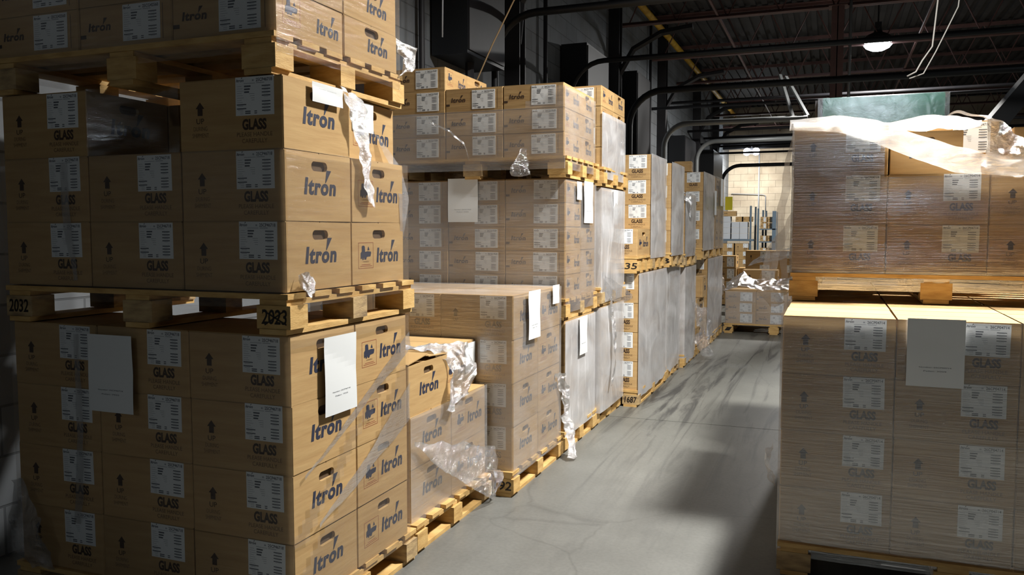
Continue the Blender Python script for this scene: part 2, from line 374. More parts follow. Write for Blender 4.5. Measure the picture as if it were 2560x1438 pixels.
def carton_flat(w, d, h, side):
    b = MB(); carton_body(b, w, d, h, (1, 3) if side == 'slot' else ())
    for i, (fr, L_) in enumerate(frames(w, d)):
        if i in (0, 2):
            logo(b, fr, w*.10, h*.42, w*.25, h*.20, 5); b.rect(fr, .004, .028, h*.27, h*.36, 5)
            b.rect(fr, w*.905, w*.912, h*.1, h*.9, 3)
        else:
            if side == 'picto': picto(b, fr, L_*.10, h*.25, L_*.24, h*.62); logo(b, fr, L_*.58, h*.28, L_*.34, h*.34)
            else: logo(b, fr, L_*.42, h*.30, L_*.38, h*.34)
    return b.mesh('carton_flat_'+side, CM)
def label_mesh(code, w=.142, h=.116):
    b = MB(); b.box(0, w, -.0012, -.0002, 0, h); fr = (V((0, -.0012, 0)), V((1, 0, 0)), V((0, 0, 1)))
    e = dict(eps=.0003)
    b.text('Itron', fr, w*.02, h*.875, w*.20, h*.075, 1, shear=.2, bold=.03, **e); b.shape(fr, [(.66, .95), (.70, .95), (.86, 1.5), (.70, 1.5)], w*.02, h*.875, w*.20, h*.075, 1, **e)
    b.text(code, fr, w*.54, h*.865, w*.42, h*.09, 1, bold=.02, **e); b.rect(fr, w*.44, w*.485, h*.88, h*.925, 2, **e)
    b.rect(fr, w*.22, w*.52, h*.82, h*.835, 2, **e); b.rect(fr, w*.55, w*.76, h*.82, h*.84, 2, **e)
    for k in range(3): b.rect(fr, w*.23, w*(.40-.02*k), h*(.735-.075*k), h*(.775-.075*k), 1, **e)
    for k in range(8): b.rect(fr, w*.04, w*(.16+.03*(k % 3)), h*(.755-.06*k), h*(.765-.06*k), 2, **e)
    for k in range(4):
        b.rect(fr, w*.69, w*.91, h*(.735-.083*k), h*(.762-.083*k), 1, **e); b.rect(fr, w*.74, w*.86, h*(.713-.083*k), h*(.722-.083*k), 2, **e)
        b.rect(fr, w*.69, w*.91, h*(.335-.08*k), h*(.362-.08*k), 1, **e); b.rect(fr, w*.74, w*.86, h*(.313-.08*k), h*(.322-.08*k), 2, **e)
    for k in range(4): b.rect(fr, w*(.36+.02*k), w*.50, h*(.55-.055*k), h*(.562-.055*k), 2, **e)
    for y in (.27, .165): b.rect(fr, w*.03, w*.28, h*y, h*(y+.028), 1, **e); b.rect(fr, w*.06, w*.2, h*(y-.03), h*(y-.015), 2, **e)
    for y in (.09, .04): b.rect(fr, w*.25, w*.39, h*y, h*(y+.03), 1, **e); b.rect(fr, w*.49, w*.56, h*y, h*(y+.025), 1, **e); b.rect(fr, w*.11, w*.2, h*y, h*(y+.012), 2, **e)
    return b.mesh('label_'+code, [M_paper, M_bars, M_grey])
LAB = {c: label_mesh(c) for c in ('25CP46718', '26CP04714')}
LAB['26CG17529'] = label_mesh('26CG17529', .150, .112); LAB['25CG42560'] = label_mesh('25CG42560', .150, .116)
GL = dict(w=.393, d=.368, h=.2185); FLT = dict(w=.376, d=.322, h=.1395)
ME = {('G', 'plain'): carton_glass(side='plain', **GL), ('G', 'picto'): carton_glass(side='picto', **GL),
      ('F', 'slot'): carton_flat(side='slot', **FLT), ('F', 'picto'): carton_flat(side='picto', **FLT)}
ROWN = ['bottom row', 'second row up', 'third row up', 'fourth row up', 'fifth row up', 'sixth row up']
CARTONS = []
def carton(kind, side, code, loc, rot, label, group, sc=(1, 1, 1), lab=True, name='carton', tilt=None):
    dims = GL if kind == 'G' else FLT
    o = link(name, ME[(kind, side)], None, loc, tilt or rot); o.scale = sc
    tag(o, label, 'carton', group)
    if lab:
        la = link('shipping_label', LAB[code], o)
        dz = rnd.uniform(-.003, .003); dx = rnd.uniform(-.004, .004)
        if kind == 'G': la.location = (-dims['w']/2+dims['w']*.555+dx, -dims['d']/2, dims['h']*.455+dz)
        else: la.location = (-dims['w']/2+dims['w']*.475+dx, -dims['d']/2, dims['h']*.12+dz)
        la.rotation_euler = (0, rnd.uniform(-.012, .012), 0); la['label'] = 'white printed shipping label'
    CARTONS.append(o); return o

COLN = {0: 'front right', 1: 'front middle', 2: 'front left', 3: 'front far left'}
def load(x, y, z, kind, code, rows, ncol, ndeep, phrase, rot=0, want=None, skip=(), jit=.0025, right=False, top_all=False, sx=1, sy=1, sz=1, desc=None):
    """a block of cartons whose aisle-side front corner is x, y; columns run away from the aisle"""
    dm = GL if kind == 'G' else FLT
    W, D, H = dm['w']*sx+.003, dm['d']*sy+.003, dm['h']*sz+.0005
    R = Matrix.Rotation(rot, 3, 'Z'); sgn = 1 if right else -1
    for r in range(rows):
        for i in range(ncol):
            for j in range(ndeep):
                vis = want(r, i, j) if want else (j == 0 or i == 0 or (top_all and r == rows-1))
                if not vis or (r, i, j) in skip: continue
                p = R @ V((sgn*(W/2+i*W), D/2+j*D, 0))
                side = ('plain' if j == 0 else 'picto') if kind == 'G' else ('picto' if j == 0 else 'slot')
                if ncol == 1: col = ''
                else: col = (['left', 'middle', 'right', 'far right'] if right else (['right', 'middle', 'left', 'far left'] if ncol != 2 else ['right', 'left']))[i] + ' column, '
                dep = 'front' if j == 0 else ('rear' if ndeep == 2 else ('mid depth' if j == 1 else 'rear'))
                rn = 'top row' if (r == rows-1 and rows > 1) else ROWN[r]
                lb = '%s carton, %s %s, %s%s' % (desc or ('tall GLASS' if kind == 'G' else 'flat brown'), dep, rn, col, phrase)
                carton(kind, side, code, (x+p.x+rnd.uniform(-jit, jit)*.4, y+p.y+rnd.uniform(-jit, jit)*.4, z+r*H), rot+rnd.uniform(-.004, .004), lb, phrase+' cartons', sc=(sx, sy, sz), lab=(j == 0))

# ------------------------------------------------------------------ pallets
PH = .126
def pallet_parts(Wd, Dp):
    """Wd across (x), Dp along y"""
    P = {}
    b = MB(); b.box(-Wd/2, Wd/2, -.047, .047, 0, .017); P['board'] = b.mesh('deck_board', [M_wood])
    b = MB(); b.box(-.05, .05, -Dp/2+.004, Dp/2-.004, 0, .017); P['stringer'] = b.mesh('stringer_board', [M_wood])
    b = MB(); b.box(-.062, .062, -.045, .045, 0, .072); P['block'] = b.mesh('block', [M_wood])
    b = MB(); b.box(-.062, .062, -.045, .045, 0, .072); P['block2'] = b.mesh('block', [M_wood2])
    b = MB(); b.box(-.05, .05, -Dp/2, Dp/2, 0, .017); P['bottom'] = b.mesh('bottom_board', [M_wood])
    b = MB(); b.box(-Wd/2+.1, Wd/2-.1, -.045, .045, 0, .017); P['cross'] = b.mesh('bottom_board', [M_wood2])
    return P
_pp = {}
def pallet(x, y, z, Wd, Dp, label, rot=0, right=False, marks=(), weather=False):
    """x, y: aisle-side front corner"""
    k = (round(Wd, 2), round(Dp, 2)); P = _pp.setdefault(k, None) or pallet_parts(Wd, Dp); _pp[k] = P
    R = Matrix.Rotation(rot, 3, 'Z'); c = R @ V(((Wd/2 if right else -Wd/2), Dp/2, 0))
    e = bpy.data.objects.new('pallet', None); C.objects.link(e); e.location = (x+c.x, y+c.y, z); e.rotation_euler = (0, 0, rot); e.empty_display_size = .2
    tag(e, label, 'pallet', 'wooden pallets under the loads')
    n = 6 if Dp < .9 else 7
    for i in range(n):
        yy = -Dp/2+.047+(Dp-.094)*i/(n-1); o = link('deck_board', P['board'], e, (rnd.uniform(-.004, .004), yy, .108+.0005))
    for xx in (-Wd/2+.06, 0, Wd/2-.06):
        link('stringer_board', P['stringer'], e, (xx, 0, .0905)); link('bottom_board', P['bottom'], e, (xx, 0, 0))
        for yy in (-Dp/2+.047, 0, Dp/2-.047):
            link('block', P['block2' if rnd.random() < (.6 if weather else .2) else 'block'], e, (xx+(.002 if xx > 0 else -.002 if xx < 0 else 0), yy, .0178))
    for t, xx, side in marks:
        b = MB()
        if side == 'front': fr = (V((xx-.055, -Dp/2+.0015, .026)), V((1, 0, 0)), V((0, 0, 1)))
        b.text(t, fr, .008, .006, .094, .046, 0, shear=.1, bold=.015, eps=.0008)
        if t == '2023':
            b.bar(fr[0]+V((.012, -.001, .050)), fr[0]+V((.10, -.001, .006)), .0008, .004); b.bar(fr[0]+V((.02, -.001, .004)), fr[0]+V((.095, -.001, .05)), .0008, .004)
        o = link('marker_number', b.mesh('marker', [M_marker]), e); o['label'] = 'black handwritten number on the block'
    return e

# ------------------------------------------------------------------ stretch film
def nz(p, s): return noise.noise(V(p)*s)
def film_shell(x0, x1, y0, y1, z0, z1, m, label, off=.006, amp=.004, seed=0, sides='FRBL', top=False, cut=None, rot=0, pivot=None, skirt=0, n=26, bulge=0):
    """wrap around a load; cut(side, s, z) -> False removes a patch"""
    b = MB(); c = .02
    x0 -= off; x1 += off; y0 -= off; y1 += off
    runs = {'F': ((x0, y0), (x1, y0), (0, -1)), 'R': ((x1, y0), (x1, y1), (1, 0)), 'B': ((x1, y1), (x0, y1), (0, 1)), 'L': ((x0, y1), (x0, y0), (-1, 0))}
    for sd in sides:
        a, e, nn = runs[sd]; a, e, nn = V((*a, 0)), V((*e, 0)), V((*nn, 0)); Ln = (e-a).length
        nu = max(6, int(n*Ln)); nv = max(6, int(n*(z1-z0)))
        idx = {}
        for i in range(nu+1):
            for k in range(nv+1):
                t = i/nu; z = z0+(z1-z0)*k/nv
                if k == 0: z -= skirt*(.5+.5*nz((t*3+seed, seed, 0), 2))
                p = a+(e-a)*t; edge = min(1, 6*min(t, 1-t)+.05)
                dsp = amp*(.8+nz((p.x*2.2+seed, p.y*2.2, z*9), 1)*1.0 + nz((p.x*9, p.y*9+seed, z*22), 1)*.45)*edge
                if bulge: dsp += bulge*math.sin(PI*t)*math.sin(PI*k/nv)*max(0, .5+nz((p.x*2+seed, p.y*2, z*2.5), 1))
                q = p+nn*max(.0, dsp)+V((0, 0, z)); idx[i, k] = len(b.v); b.v.append(tuple(q))
        for i in range(nu):
            for k in range(nv):
                if cut and not cut(sd, (i+.5)/nu, z0+(z1-z0)*(k+.5)/nv): continue
                b.f.append((idx[i, k], idx[i+1, k], idx[i+1, k+1], idx[i, k+1])); b.m.append(0)
    if top:
        nu = max(6, int(n*(x1-x0))); nv = max(6, int(n*(y1-y0))); idx = {}
        for i in range(nu+1):
            for k in range(nv+1):
                t, s_ = i/nu, k/nv; ed = min(1, 8*min(t, 1-t, s_, 1-s_))
                x, y = x0+(x1-x0)*t, y0+(y1-y0)*s_
                idx[i, k] = len(b.v); b.v.append((x, y, z1+.001+ed*amp*1.5*max(0, .7+nz((x*6+seed, y*6, 1), 1)+.4*nz((x*17, y*17, seed), 1))))
        for i in range(nu):
            for k in range(nv):
                if cut and not cut('T', (i+.5)/nu, (k+.5)/nv): continue
                b.f.append((idx[i, k], idx[i+1, k], idx[i+1, k+1], idx[i, k+1])); b.m.append(0)
    if rot:
        pv = V((*(pivot or (x1, y0)), 0)); R = Matrix.Rotation(rot, 3, 'Z'); b.v = [tuple(pv+R@(V(v)-pv)) for v in b.v]
    o = link('stretch_film', b.mesh('film', [m], True)); return tag(o, label, 'stretch film', 'stretch film around the loads')
def sheet(path, widths, wdir, m, label, amp=.03, freq=7, seed=0, nu=60, nv=26, push=(0, 0, 0), name='plastic_sheet', parent=None):
    """crumpled loose plastic: swept along a path, spread along wdir"""
    b = MB(); path = [V(p) for p in path]; wd = [V(w).normalized() for w in (wdir if isinstance(wdir[0], (tuple, list)) else [wdir]*len(path))]
    for i in range(nu+1):
        t = i/nu*(len(path)-1); k = min(int(t), len(path)-2); f = t-k; f2 = f*f*(3-2*f)
        p = path[k].lerp(path[k+1], f); wv = wd[k].lerp(wd[k+1], f2); ww = widths[k]*(1-f2)+widths[k+1]*f2
        for j in range(nv+1):
            s_ = j/nv-.5; q = p+wv*s_*ww
            d = V((nz(q+V((seed, 0, 0)), freq), nz(q+V((0, seed+9, 0)), freq), nz(q+V((0, 0, seed+5)), freq)))*amp
            d += V((nz(q+V((seed+3, 0, 0)), freq*3.1), nz(q+V((0, seed+7, 0)), freq*3.1), nz(q+V((0, 0, seed+1)), freq*3.1)))*amp*.4
            q = q+d+V(push)*(1-4*s_*s_); b.v.append(tuple(q))
    for i in range(nu):
        for j in range(nv):
            a = i*(nv+1)+j; b.f.append((a, a+1, a+nv+2, a+nv+1)); b.m.append(0)
    o = link(name, b.mesh('sheet', [m], False))
    return tag(o, label, 'plastic sheet', 'loose crumpled plastic')

# ------------------------------------------------------------------ paper notices
def notice(fr_o, u, v, w, h, label, lines=('Number: 25CP46718', 'Pallet: 2032', '0.0 lbs / 0.0 in'), text_y=.28, curl=.006):
    b = MB(); u, v = V(u), V(v); n = u.cross(v); o = V(fr_o); nx, ny = 8, 14
    def P(s, t): return o+u*s*w+v*t*h+n*(curl*(.25+.75*abs(math.sin(t*3.3+.4+s))*.7))
    for side, e in ((1, .0), (-1, -.0004)):
        base = len(b.v)
        for i in range(nx+1):
            for k in range(ny+1): b.v.append(tuple(P(i/nx, k/ny)+n*e))
        for i in range(nx):
            for k in range(ny):
                a = base+i*(ny+1)+k; f = (a, a+ny+1, a+ny+2, a+1); b.f.append(f if side > 0 else tuple(reversed(f))); b.m.append(0)
    for i, t in enumerate(lines):
        tw = .0125*len(t)*.42*(w/.16); yy = text_y-.055*i
        vs, fs = text_mesh(t, 0, .0)
        b.raw([P(.5+(x-.5)*tw/w, yy+y*.016)+n*.0006 for x, y in vs], fs, 1)
    ob = link('paper_notice', b.mesh('notice', [M_paper, M_bars])); return tag(ob, label, 'paper notice', 'paper notices on the loads')
#==BODY==
# ------------------------------------------------------------------ near left stack (three tiers)
P1 = 'floor tier of near left stack'; P2 = 'middle tier of near left stack'; P3 = 'top tier of near left stack'
xa, ya = -1.54, 2.09
pallet(xa+.006, 2.075, 0, 1.205, .815, 'light wood pallet on the floor under the near left stack', marks=())
load(xa, ya, PH, 'G', '25CP46718', 4, 3, 2, P1)
pallet(xa+.012, 2.07, .126+.876+.004, 1.2, .80, 'pallet with numbers 2032 and 2023 in the near left stack', marks=(('2032', -.545, 'front'), ('2023', .545, 'front')), weather=True)
zM = .126*2+.876+.008
load(xa-.004, ya-.008, zM, 'G', '25CP46718', 3, 3, 2, P2, skip={(2, 1, 0), (2, 0, 1)}, want=lambda r, i, j: j == 0 or i == 0 or (r == 2 and i > 0))
# rear aisle-side carton of the third row is pushed back from the edge
carton('G', 'picto', '25CP46718', (xa-.26, ya+.59, zM+2*.219), .06, 'GLASS carton pushed back from the edge, middle tier of near left stack', P2+' cartons', lab=False)
zT = zM+3*.219+.004
pallet(xa-.028, 2.075, zT, 1.2, .80, 'pallet directly under the highest cartons of the near left stack')
load(xa-.03, ya, zT+PH, 'F', '25CG42560', 4, 3, 2, P3, sx=1.045, sy=1.14)
def cutS1L(sd, s, z):
    if sd == 'R': return z < .30+.62*s-.12+.04*math.sin(s*9) or z > .95 or abs(z-(.33+.60*s)) < .03
    if sd == 'F': return True
    return True
film_shell(xa-1.19, xa, ya, ya+.742, .10, 1.0, F_clear, 'thin clear film wrapped round the floor tier of near left stack', seed=1, amp=.004, cut=cutS1L)
film_shell(xa-1.195, xa, ya-.004, ya+.742, zM-.05, zM+.438, F_clear, 'clear film round the middle tier of near left stack, torn at its corner', seed=2, amp=.004, off=.007,
           cut=lambda sd, s, z: not (sd == 'R' and s < .10 and z < zM+.04))
film_shell(xa-1.21, xa-.03, ya, ya+.742, zT+PH-.06, zT+PH+.56, F_clear, 'clear film round the top tier of near left stack', seed=3, amp=.004, off=.007)
# stretched film ropes on the floor tier
def film_rope(pts, widths, label, seed=0, m=None, wdir=(0, 0, 1), amp=.006): return sheet(pts, widths, wdir, m or F_crumple, label, amp=amp, freq=9, seed=seed, nu=50, nv=10)
film_rope([(xa+.012, 2.14, .545), (xa+.014, 2.45, .70), (xa+.014, 2.83, .90)], [.012, .03, .07], 'twisted film band crossing the second and third row on the near left stack', 11, F_mid)
film_rope([(xa+.012, 2.21, .365), (xa+.014, 2.5, .49), (xa+.014, 2.83, .66)], [.015, .06, .14], 'fanned film band above the lowest row on the near left stack', 12, F_mid)
sheet([(xa-.88, ya-.008, .97), (xa-.87, ya-.010, .7), (xa-.88, ya-.012, .42), (xa-.90, ya-.012, .30)], [.02, .03, .035, .03], (1, 0, 0), F_mid, 'film crease running down the front of the near left floor tier', amp=.004, freq=12, seed=5, nu=60, nv=8)
sheet([(xa-.90, ya-.014, zM+.42), (xa-.89, ya-.016, zM+.2), (xa-.86, ya-.014, zM+.02)], [.03, .035, .02], (1, 0, 0), F_mid, 'film crease running down the front of the near left middle tier', amp=.004, freq=12, seed=6, nu=60, nv=8)
sheet([(xa-1.17, ya-.03, .42), (xa-1.10, ya-.06, .32), (xa-1.06, ya-.05, .20), (xa-1.05, ya-.03, .12)], [.06, .16, .2, .12], (1, 0, 0), F_crumple_clear, 'crumpled clear film at the lower wall-side corner of near left stack', amp=.035, seed=7, nu=50, nv=30)
# glossy film stretched over the open gap of the middle tier
bb = MB(); nx, nz_ = 26, 20
for i in range(nx+1):
    for k in range(nz_+1):
        t, s_ = i/nx, k/nz_
        x = xa-.792+.392*t; z = zM+.438+.222*s_
        y = ya-.010+.085*math.sin(PI*t)*math.sin(PI*min(1, s_*1.1)**.8)+.003*nz((x*20, z*26, 3), 1) + (.12*(s_-.72)**2*8*math.sin(PI*t) if s_ > .72 else 0)
        bb.v.append((x, y, z))
for i in range(nx):
    for k in range(nz_):
        a = i*(nz_+1)+k; bb.f.append((a, a+nz_+1, a+nz_+2, a+1)); bb.m.append(0)
tag(link('stretch_film', bb.mesh('film', [F_gloss], True)), 'shiny film stretched over the missing carton of near left stack', 'stretch film', 'stretch film around the loads')
sheet([(-1.56, 2.47, zM+.675), (-1.525, 2.475, zM+.60), (-1.52, 2.49, zM+.50), (-1.522, 2.515, zM+.42), (-1.524, 2.54, zM+.34), (-1.526, 2.553, zM+.27)], [.10, .12, .075, .06, .085, .02], (0, 1, 0), F_crumple, 'crumpled film strip hanging between cartons of near left middle tier', amp=.018, freq=11, seed=8, nu=70, nv=20)
sheet([(-1.53, ya+.02, zM+.03), (-1.51, ya+.06, zM+.02), (-1.515, ya+.11, zM+.015)], [.03, .07, .04], (0, 0, 1), F_crumple, 'torn film knot at the lower corner of near left middle tier', amp=.02, freq=20, seed=9, nu=24, nv=12)
sheet([(-1.60, 2.84, zT+.30), (-1.56, 2.88, zT+.24), (-1.555, 2.88, zT+.16), (-1.58, 2.86, zT+.10)], [.04, .08, .07, .02], (.3, 1, 0), F_crumple, 'loose film tuft sticking out behind the top near left tier', amp=.03, freq=12, seed=10, nu=30, nv=16)
film_rope([(-1.545, 2.81, 1.30), (-1.545, 2.83, 1.45), (-1.57, 2.80, 1.58), (-1.60, 2.72, 1.68)], [.03, .08, .08, .03], 'taut film web at the rear corner of near left middle tier', 41, F_mid, (0, 1, 0))
notice((xa-.80, ya-.026, .715), (1, 0, 0), (0, 0, 1), .195, .262, 'white paper notice hanging on front of the near left floor tier', ('Number: 25CP46718', 'Pallet: 7925'), curl=.007)
notice((xa+.012, 2.25, .715), (0, 1, 0), (0, 0, 1), .19, .262, 'white paper notice taped on the aisle side of near left stack', ('Number: 25CP46718', 'Pallet: 7925'), curl=.006)
notice((xa+.008, 2.215, zM+.595), (0, 1, 0), (0, 0, 1), .172, .062, 'folded blank paper under the top pallet of near left stack', ('Number: 25CP46718',), .70, curl=.003)
notice((-1.592, 2.545, zM+.545), (0, 1, 0), (0, 0, 1), .14, .105, 'printed paper on the pushed back carton of near left stack', ('Number: 25CP46718', 'Pallet: 7925'), .5, curl=.002)

# ------------------------------------------------------------------ low open load behind it
Q = 'low half-unwrapped load'
pallet(-1.545, 2.91, 0, 1.2, .785, 'pallet beneath the low half-unwrapped load', weather=True)
load(-1.58, 2.925, PH, 'G', '25CP46718', 2, 2, 2, Q, sy=1.06, want=lambda r, i, j: i == 0 or (r == 1))
def open_carton(loc, rot, label):
    b = MB(); w_, d_, h_ = GL['w'], GL['d'], GL['h']; t = .005
    o = bpy.data.objects.new('open_carton', None); C.objects.link(o); o.location = loc; o.rotation_euler = (0, 0, rot); tag(o, label, 'carton', 'cartons of the low load')
    carton_body(b, w_, d_, h_-.004, (1, 3), open_top=True)
    for i, (fr, L_) in enumerate(frames(w_, d_)):
        if i in (1, 3): logo(b, fr, L_*.27, h_*.34, L_*.48, h_*.25)
    link('body', b.mesh('open_body', CM), o)
    for nm, y0, y1, a in (('flap', -d_/2, -.002, .30), ('flap', .002, d_/2, -.10)):
        f = MB(); f.box(-w_/2, w_/2, 0, (y1-y0), 0, .004, 0)
        fo = link(nm, f.mesh('flap', CM), o, (0, y0 if a > 0 else y1, h_-.004), 0)
        if a < 0: fo.rotation_euler = (.06, 0, PI)
        else: fo.rotation_euler = (.13, 0, 0)
    for sx_ in (-1, 1):
        f = MB(); f.box(0, .12, -d_/2+.01, d_/2-.01, 0, .003, 0); fo = link('flap', f.mesh('flap', CM), o, (sx_*(w_/2-.001), 0, h_-.012), 0); fo.rotation_euler = (0, .10, PI if sx_ > 0 else 0)
    return o
zq = PH+.438
open_carton((-1.585-GL['w']/2, 3.105, zq), 0, 'opened tan carton with raised flap on top of low load')
o_ = carton('G', 'picto', '25CP46718', (-1.652-GL['w']/2, 3.56, zq), .02, 'closed carton with printed paper label at rear of low load', Q+' cartons', lab=False)
carton('G', 'plain', '25CP46718', (-1.585-GL['w']*1.5-.01, 3.11, zq), 0, 'closed carton beside the opened one on low load, wall side', Q+' cartons', lab=False)
carton('G', 'plain', '25CP46718', (-1.652-GL['w']*1.5-.01, 3.55, zq), 0, 'closed carton at rear wall side on top of low load', Q+' cartons', lab=False)
notice((-1.648, 3.62, zq+.07), (0, 1, 0), (0, 0, 1), .115, .14, 'printed paper on the rear top carton of low load', ('Number: 25CP46718',), .8, curl=.003)
film_shell(-1.58-.4, -1.58, 2.925, 3.71, .10, zq+.002, F_mid, 'hazy film around the two lower rows of low load', seed=21, amp=.005, off=.006, sides='R', n=30)
sheet([(-1.95, 2.98, zq+.30), (-1.75, 3.16, zq+.275), (-1.60, 3.33, zq+.25), (-1.555, 3.38, zq+.14), (-1.55, 3.34, zq+.02), (-1.55, 3.33, zq-.01)], [.16, .24, .30, .20, .28, .30],
      [(.3, .7, -.35), (.3, .8, -.2), (.25, 1, 0), (0, 1, .1), (0, 1, 0), (0, 1, 0)], F_crumple, 'crumpled white plastic draped over the opened carton', amp=.045, freq=8, seed=22, nu=110, nv=44)
sheet([(-1.56, 2.93, .46), (-1.535, 3.18, .34), (-1.525, 3.42, .24), (-1.50, 3.60, .16), (-1.50, 3.66, .11)], [.02, .12, .20, .24, .20], (0, .25, 1), F_crumple_clear, 'loose film skirt hanging off the low load pallet', amp=.012, freq=9, seed=23, nu=80, nv=24)
sheet([(-1.50, 3.62, .17), (-1.48, 3.67, .10), (-1.50, 3.68, .03)], [.05, .11, .06], (0, 1, 0), F_crumple_clear, 'clear film pocket touching floor at the low load corner', amp=.03, freq=12, seed=24, nu=30, nv=20)

# ------------------------------------------------------------------ load on pallet 192
Q = 'short brown-topped load with pallet 192'
pallet(-1.445, 3.735, 0, 1.2, .815, 'pallet with number 192 on its corner block', marks=(('192', .545, 'front'),))
load(-1.456, 3.765, PH, 'G', '26CP04714', 4, 3, 2, Q, sy=1.02, sx=1.0, top_all=True, want=lambda r, i, j: i < 2 or r == 3)
film_shell(-2.66, -1.456, 3.765, 4.52, .09, PH+.878, F_mid, 'hazy film around the load on pallet 192', seed=31, amp=.005, top=True, bulge=.008)
notice((-1.432, 3.92, .765), (0, 1, 0), (0, 0, 1), .175, .25, 'white paper notice on the aisle side of load on pallet 192', ('Number: 25CP04714', 'Pallet: 7792'), curl=.007)
notice((-1.436, 4.325, .915), (0, 1, 0), (0, 0, 1), .115, .105, 'small printed paper at rear top corner of load on pallet 192', ('26CP04714',), .7, curl=.003)
sheet([(-1.435, 4.42, .50), (-1.42, 4.52, .42), (-1.425, 4.55, .28), (-1.40, 4.54, .12), (-1.37, 4.50, .03)], [.10, .07, .06, .09, .10], (.4, 1, 0), F_crumple, 'loose film tail at the rear corner of load on pallet 192', amp=.03, freq=11, seed=32, nu=70, nv=18)

# ------------------------------------------------------------------ tall stack behind pallet 192
A = 'floor tier of tall stack behind 192'; B = 'middle tier of tall stack behind 192'; T = 'top tier of tall stack behind 192'
xb, yb = -1.46, 4.625
pallet(xb+.008, yb-.02, 0, 1.2, .70, 'floor pallet of the tall stack behind 192')
load(xb, yb, PH, 'F', '26CG17529', 5, 3, 2, A, sz=.953, want=lambda r, i, j: i == 0)
z1 = PH+5*.1334+.002
pallet(xb+.008, yb-.02, z1, 1.2, .70, 'pallet under the middle tier of tall stack behind 192')
load(xb, yb, z1+PH, 'F', '26CG17529', 5, 3, 2, B, sz=1.014)
z2 = z1+PH+5*.1419+.002
pallet(xb+.02, yb-.03, z2, 1.2, .70, 'pallet with number 25 under the highest tier behind 192', marks=(('25', -.545, 'front'),))
load(xb, yb-.03, z2+PH, 'F', '26CG17529', 4, 3, 2, T, sz=1.0, top_all=True, skip={(3, 0, 0), (3, 1, 0), (3, 0, 1), (3, 1, 1)}, want=lambda r, i, j: True)
film_shell(xb-1.14, xb, yb, yb+.65, .09, z1-.01, F_milky, 'milky film around the floor tier of tall stack behind 192', seed=51, sides='RB')
film_shell(xb-1.14, xb, yb, yb+.65, z1+.04, z2-.01, F_mid, 'hazy film around the middle tier of tall stack behind 192', seed=52, amp=.005, bulge=.012)
film_shell(xb-1.14, xb, yb-.03, yb+.62, z2+.05, z2+PH+.40, F_mid, 'shiny film around the top tier of tall stack behind 192', seed=53, amp=.006, bulge=.012,
           cut=lambda sd, s, z: not (sd == 'F' and z > z2+PH+.27+.13*max(0, s-.55) and s < .93))
notice((-2.21, yb-.014, 1.375), (1, 0, 0), (0, 0, 1), .20, .265, 'white paper notice on the front of middle tier behind 192', ('Number: 26CG17529', 'Pallet: 2305'), curl=.006)
notice((xb+.018, 4.95, 1.37), (0, 1, 0), (0, 0, 1), .20, .26, 'white paper notice on aisle side of the middle tier behind 192', ('Number: 26CG17529',), curl=.006)
notice((xb+.018, 4.80, 1.51), (0, 1, 0), (0, 0, 1), .10, .11, 'small printed paper on aisle side of the middle tier behind 192', ('26CG17529',), .7, curl=.003)
notice((xb+.018, 4.87, .55), (0, 1, 0), (0, 0, 1), .165, .24, 'white paper notice on aisle side of the floor tier behind 192', ('Number: 26CG17529',), curl=.006)
sheet([(-2.32, yb-.05, 1.98), (-2.18, yb-.055, 1.93), (-2.08, yb-.05, 1.84), (-2.06, yb-.05, 1.74)], [.01, .015, .015, .01], (0, 0, 1), F_crumple, 'thin film strand on the front of top tier behind 192', amp=.012, freq=10, seed=54, nu=50, nv=6)
sheet([(-1.70, yb-.05, z2+PH+.05), (-1.73, yb-.055, z2+.06), (-1.72, yb-.05, z2+.01)], [.05, .12, .12], (1, 0, 0), F_crumple_clear, 'film flap hanging over the pallet opening behind 192', amp=.015, freq=10, seed=55, nu=30, nv=16)

# ------------------------------------------------------------------ second tall stack
A = 'floor tier of second tall stack'; B = 'middle tier of second tall stack'; T = 'top tier of second tall stack'
xc, yc = -1.435, 5.33
pallet(xc-.02, yc-.02, 0, 1.2, .69, 'floor pallet of the second tall stack behind 192')
load(xc, yc, PH, 'F', '26CG17529', 5, 2, 2, A, sz=.985, want=lambda r, i, j: i == 0)
z1 = PH+5*.1379+.002
pallet(xc+.01, yc-.02, z1, 1.2, .69, 'pallet under the middle tier of second tall stack')
load(xc, yc, z1+PH, 'F', '26CG17529', 5, 2, 2, B, sz=.96, want=lambda r, i, j: i == 0)
z2 = z1+PH+5*.1344+.002
pallet(xc+.02, yc-.02, z2, 1.2, .69, 'pallet under the highest tier of second tall stack')
load(xc, yc, z2+PH, 'F', '26CG17529', 4, 2, 2, T, sz=.954, top_all=True)
film_shell(xc-.76, xc, yc, yc+.65, .09, z1-.01, F_milky, 'milky film around the floor tier of second tall stack', seed=61, sides='FR', bulge=.02)
film_shell(xc-.76, xc, yc, yc+.65, z1+.02, z2-.01, F_milky, 'milky film around the middle tier of second tall stack', seed=62, sides='FR', bulge=.03)
film_shell(xc-.76, xc, yc, yc+.65, z2+.05, z2+PH+.36, F_milky, 'milky film around the top tier of second tall stack', seed=63, sides='R', bulge=.02, amp=.007)
sheet([(-1.42, 5.36, .98), (-1.39, 5.55, .90), (-1.38, 5.80, .86), (-1.36, 5.96, .84)], [.10, .14, .10, .04], (0, .2, 1), F_mid, 'sagging film fold over the lower pallet of second tall stack', amp=.008, freq=9, seed=64, nu=60, nv=16)
sheet([(-1.41, 5.52, .88), (-1.39, 5.54, .65), (-1.39, 5.56, .40), (-1.40, 5.50, .25)], [.05, .06, .05, .03], (0, 1, 0), F_crumple, 'film strip falling down the second tall stack', amp=.015, freq=9, seed=65, nu=60, nv=12)
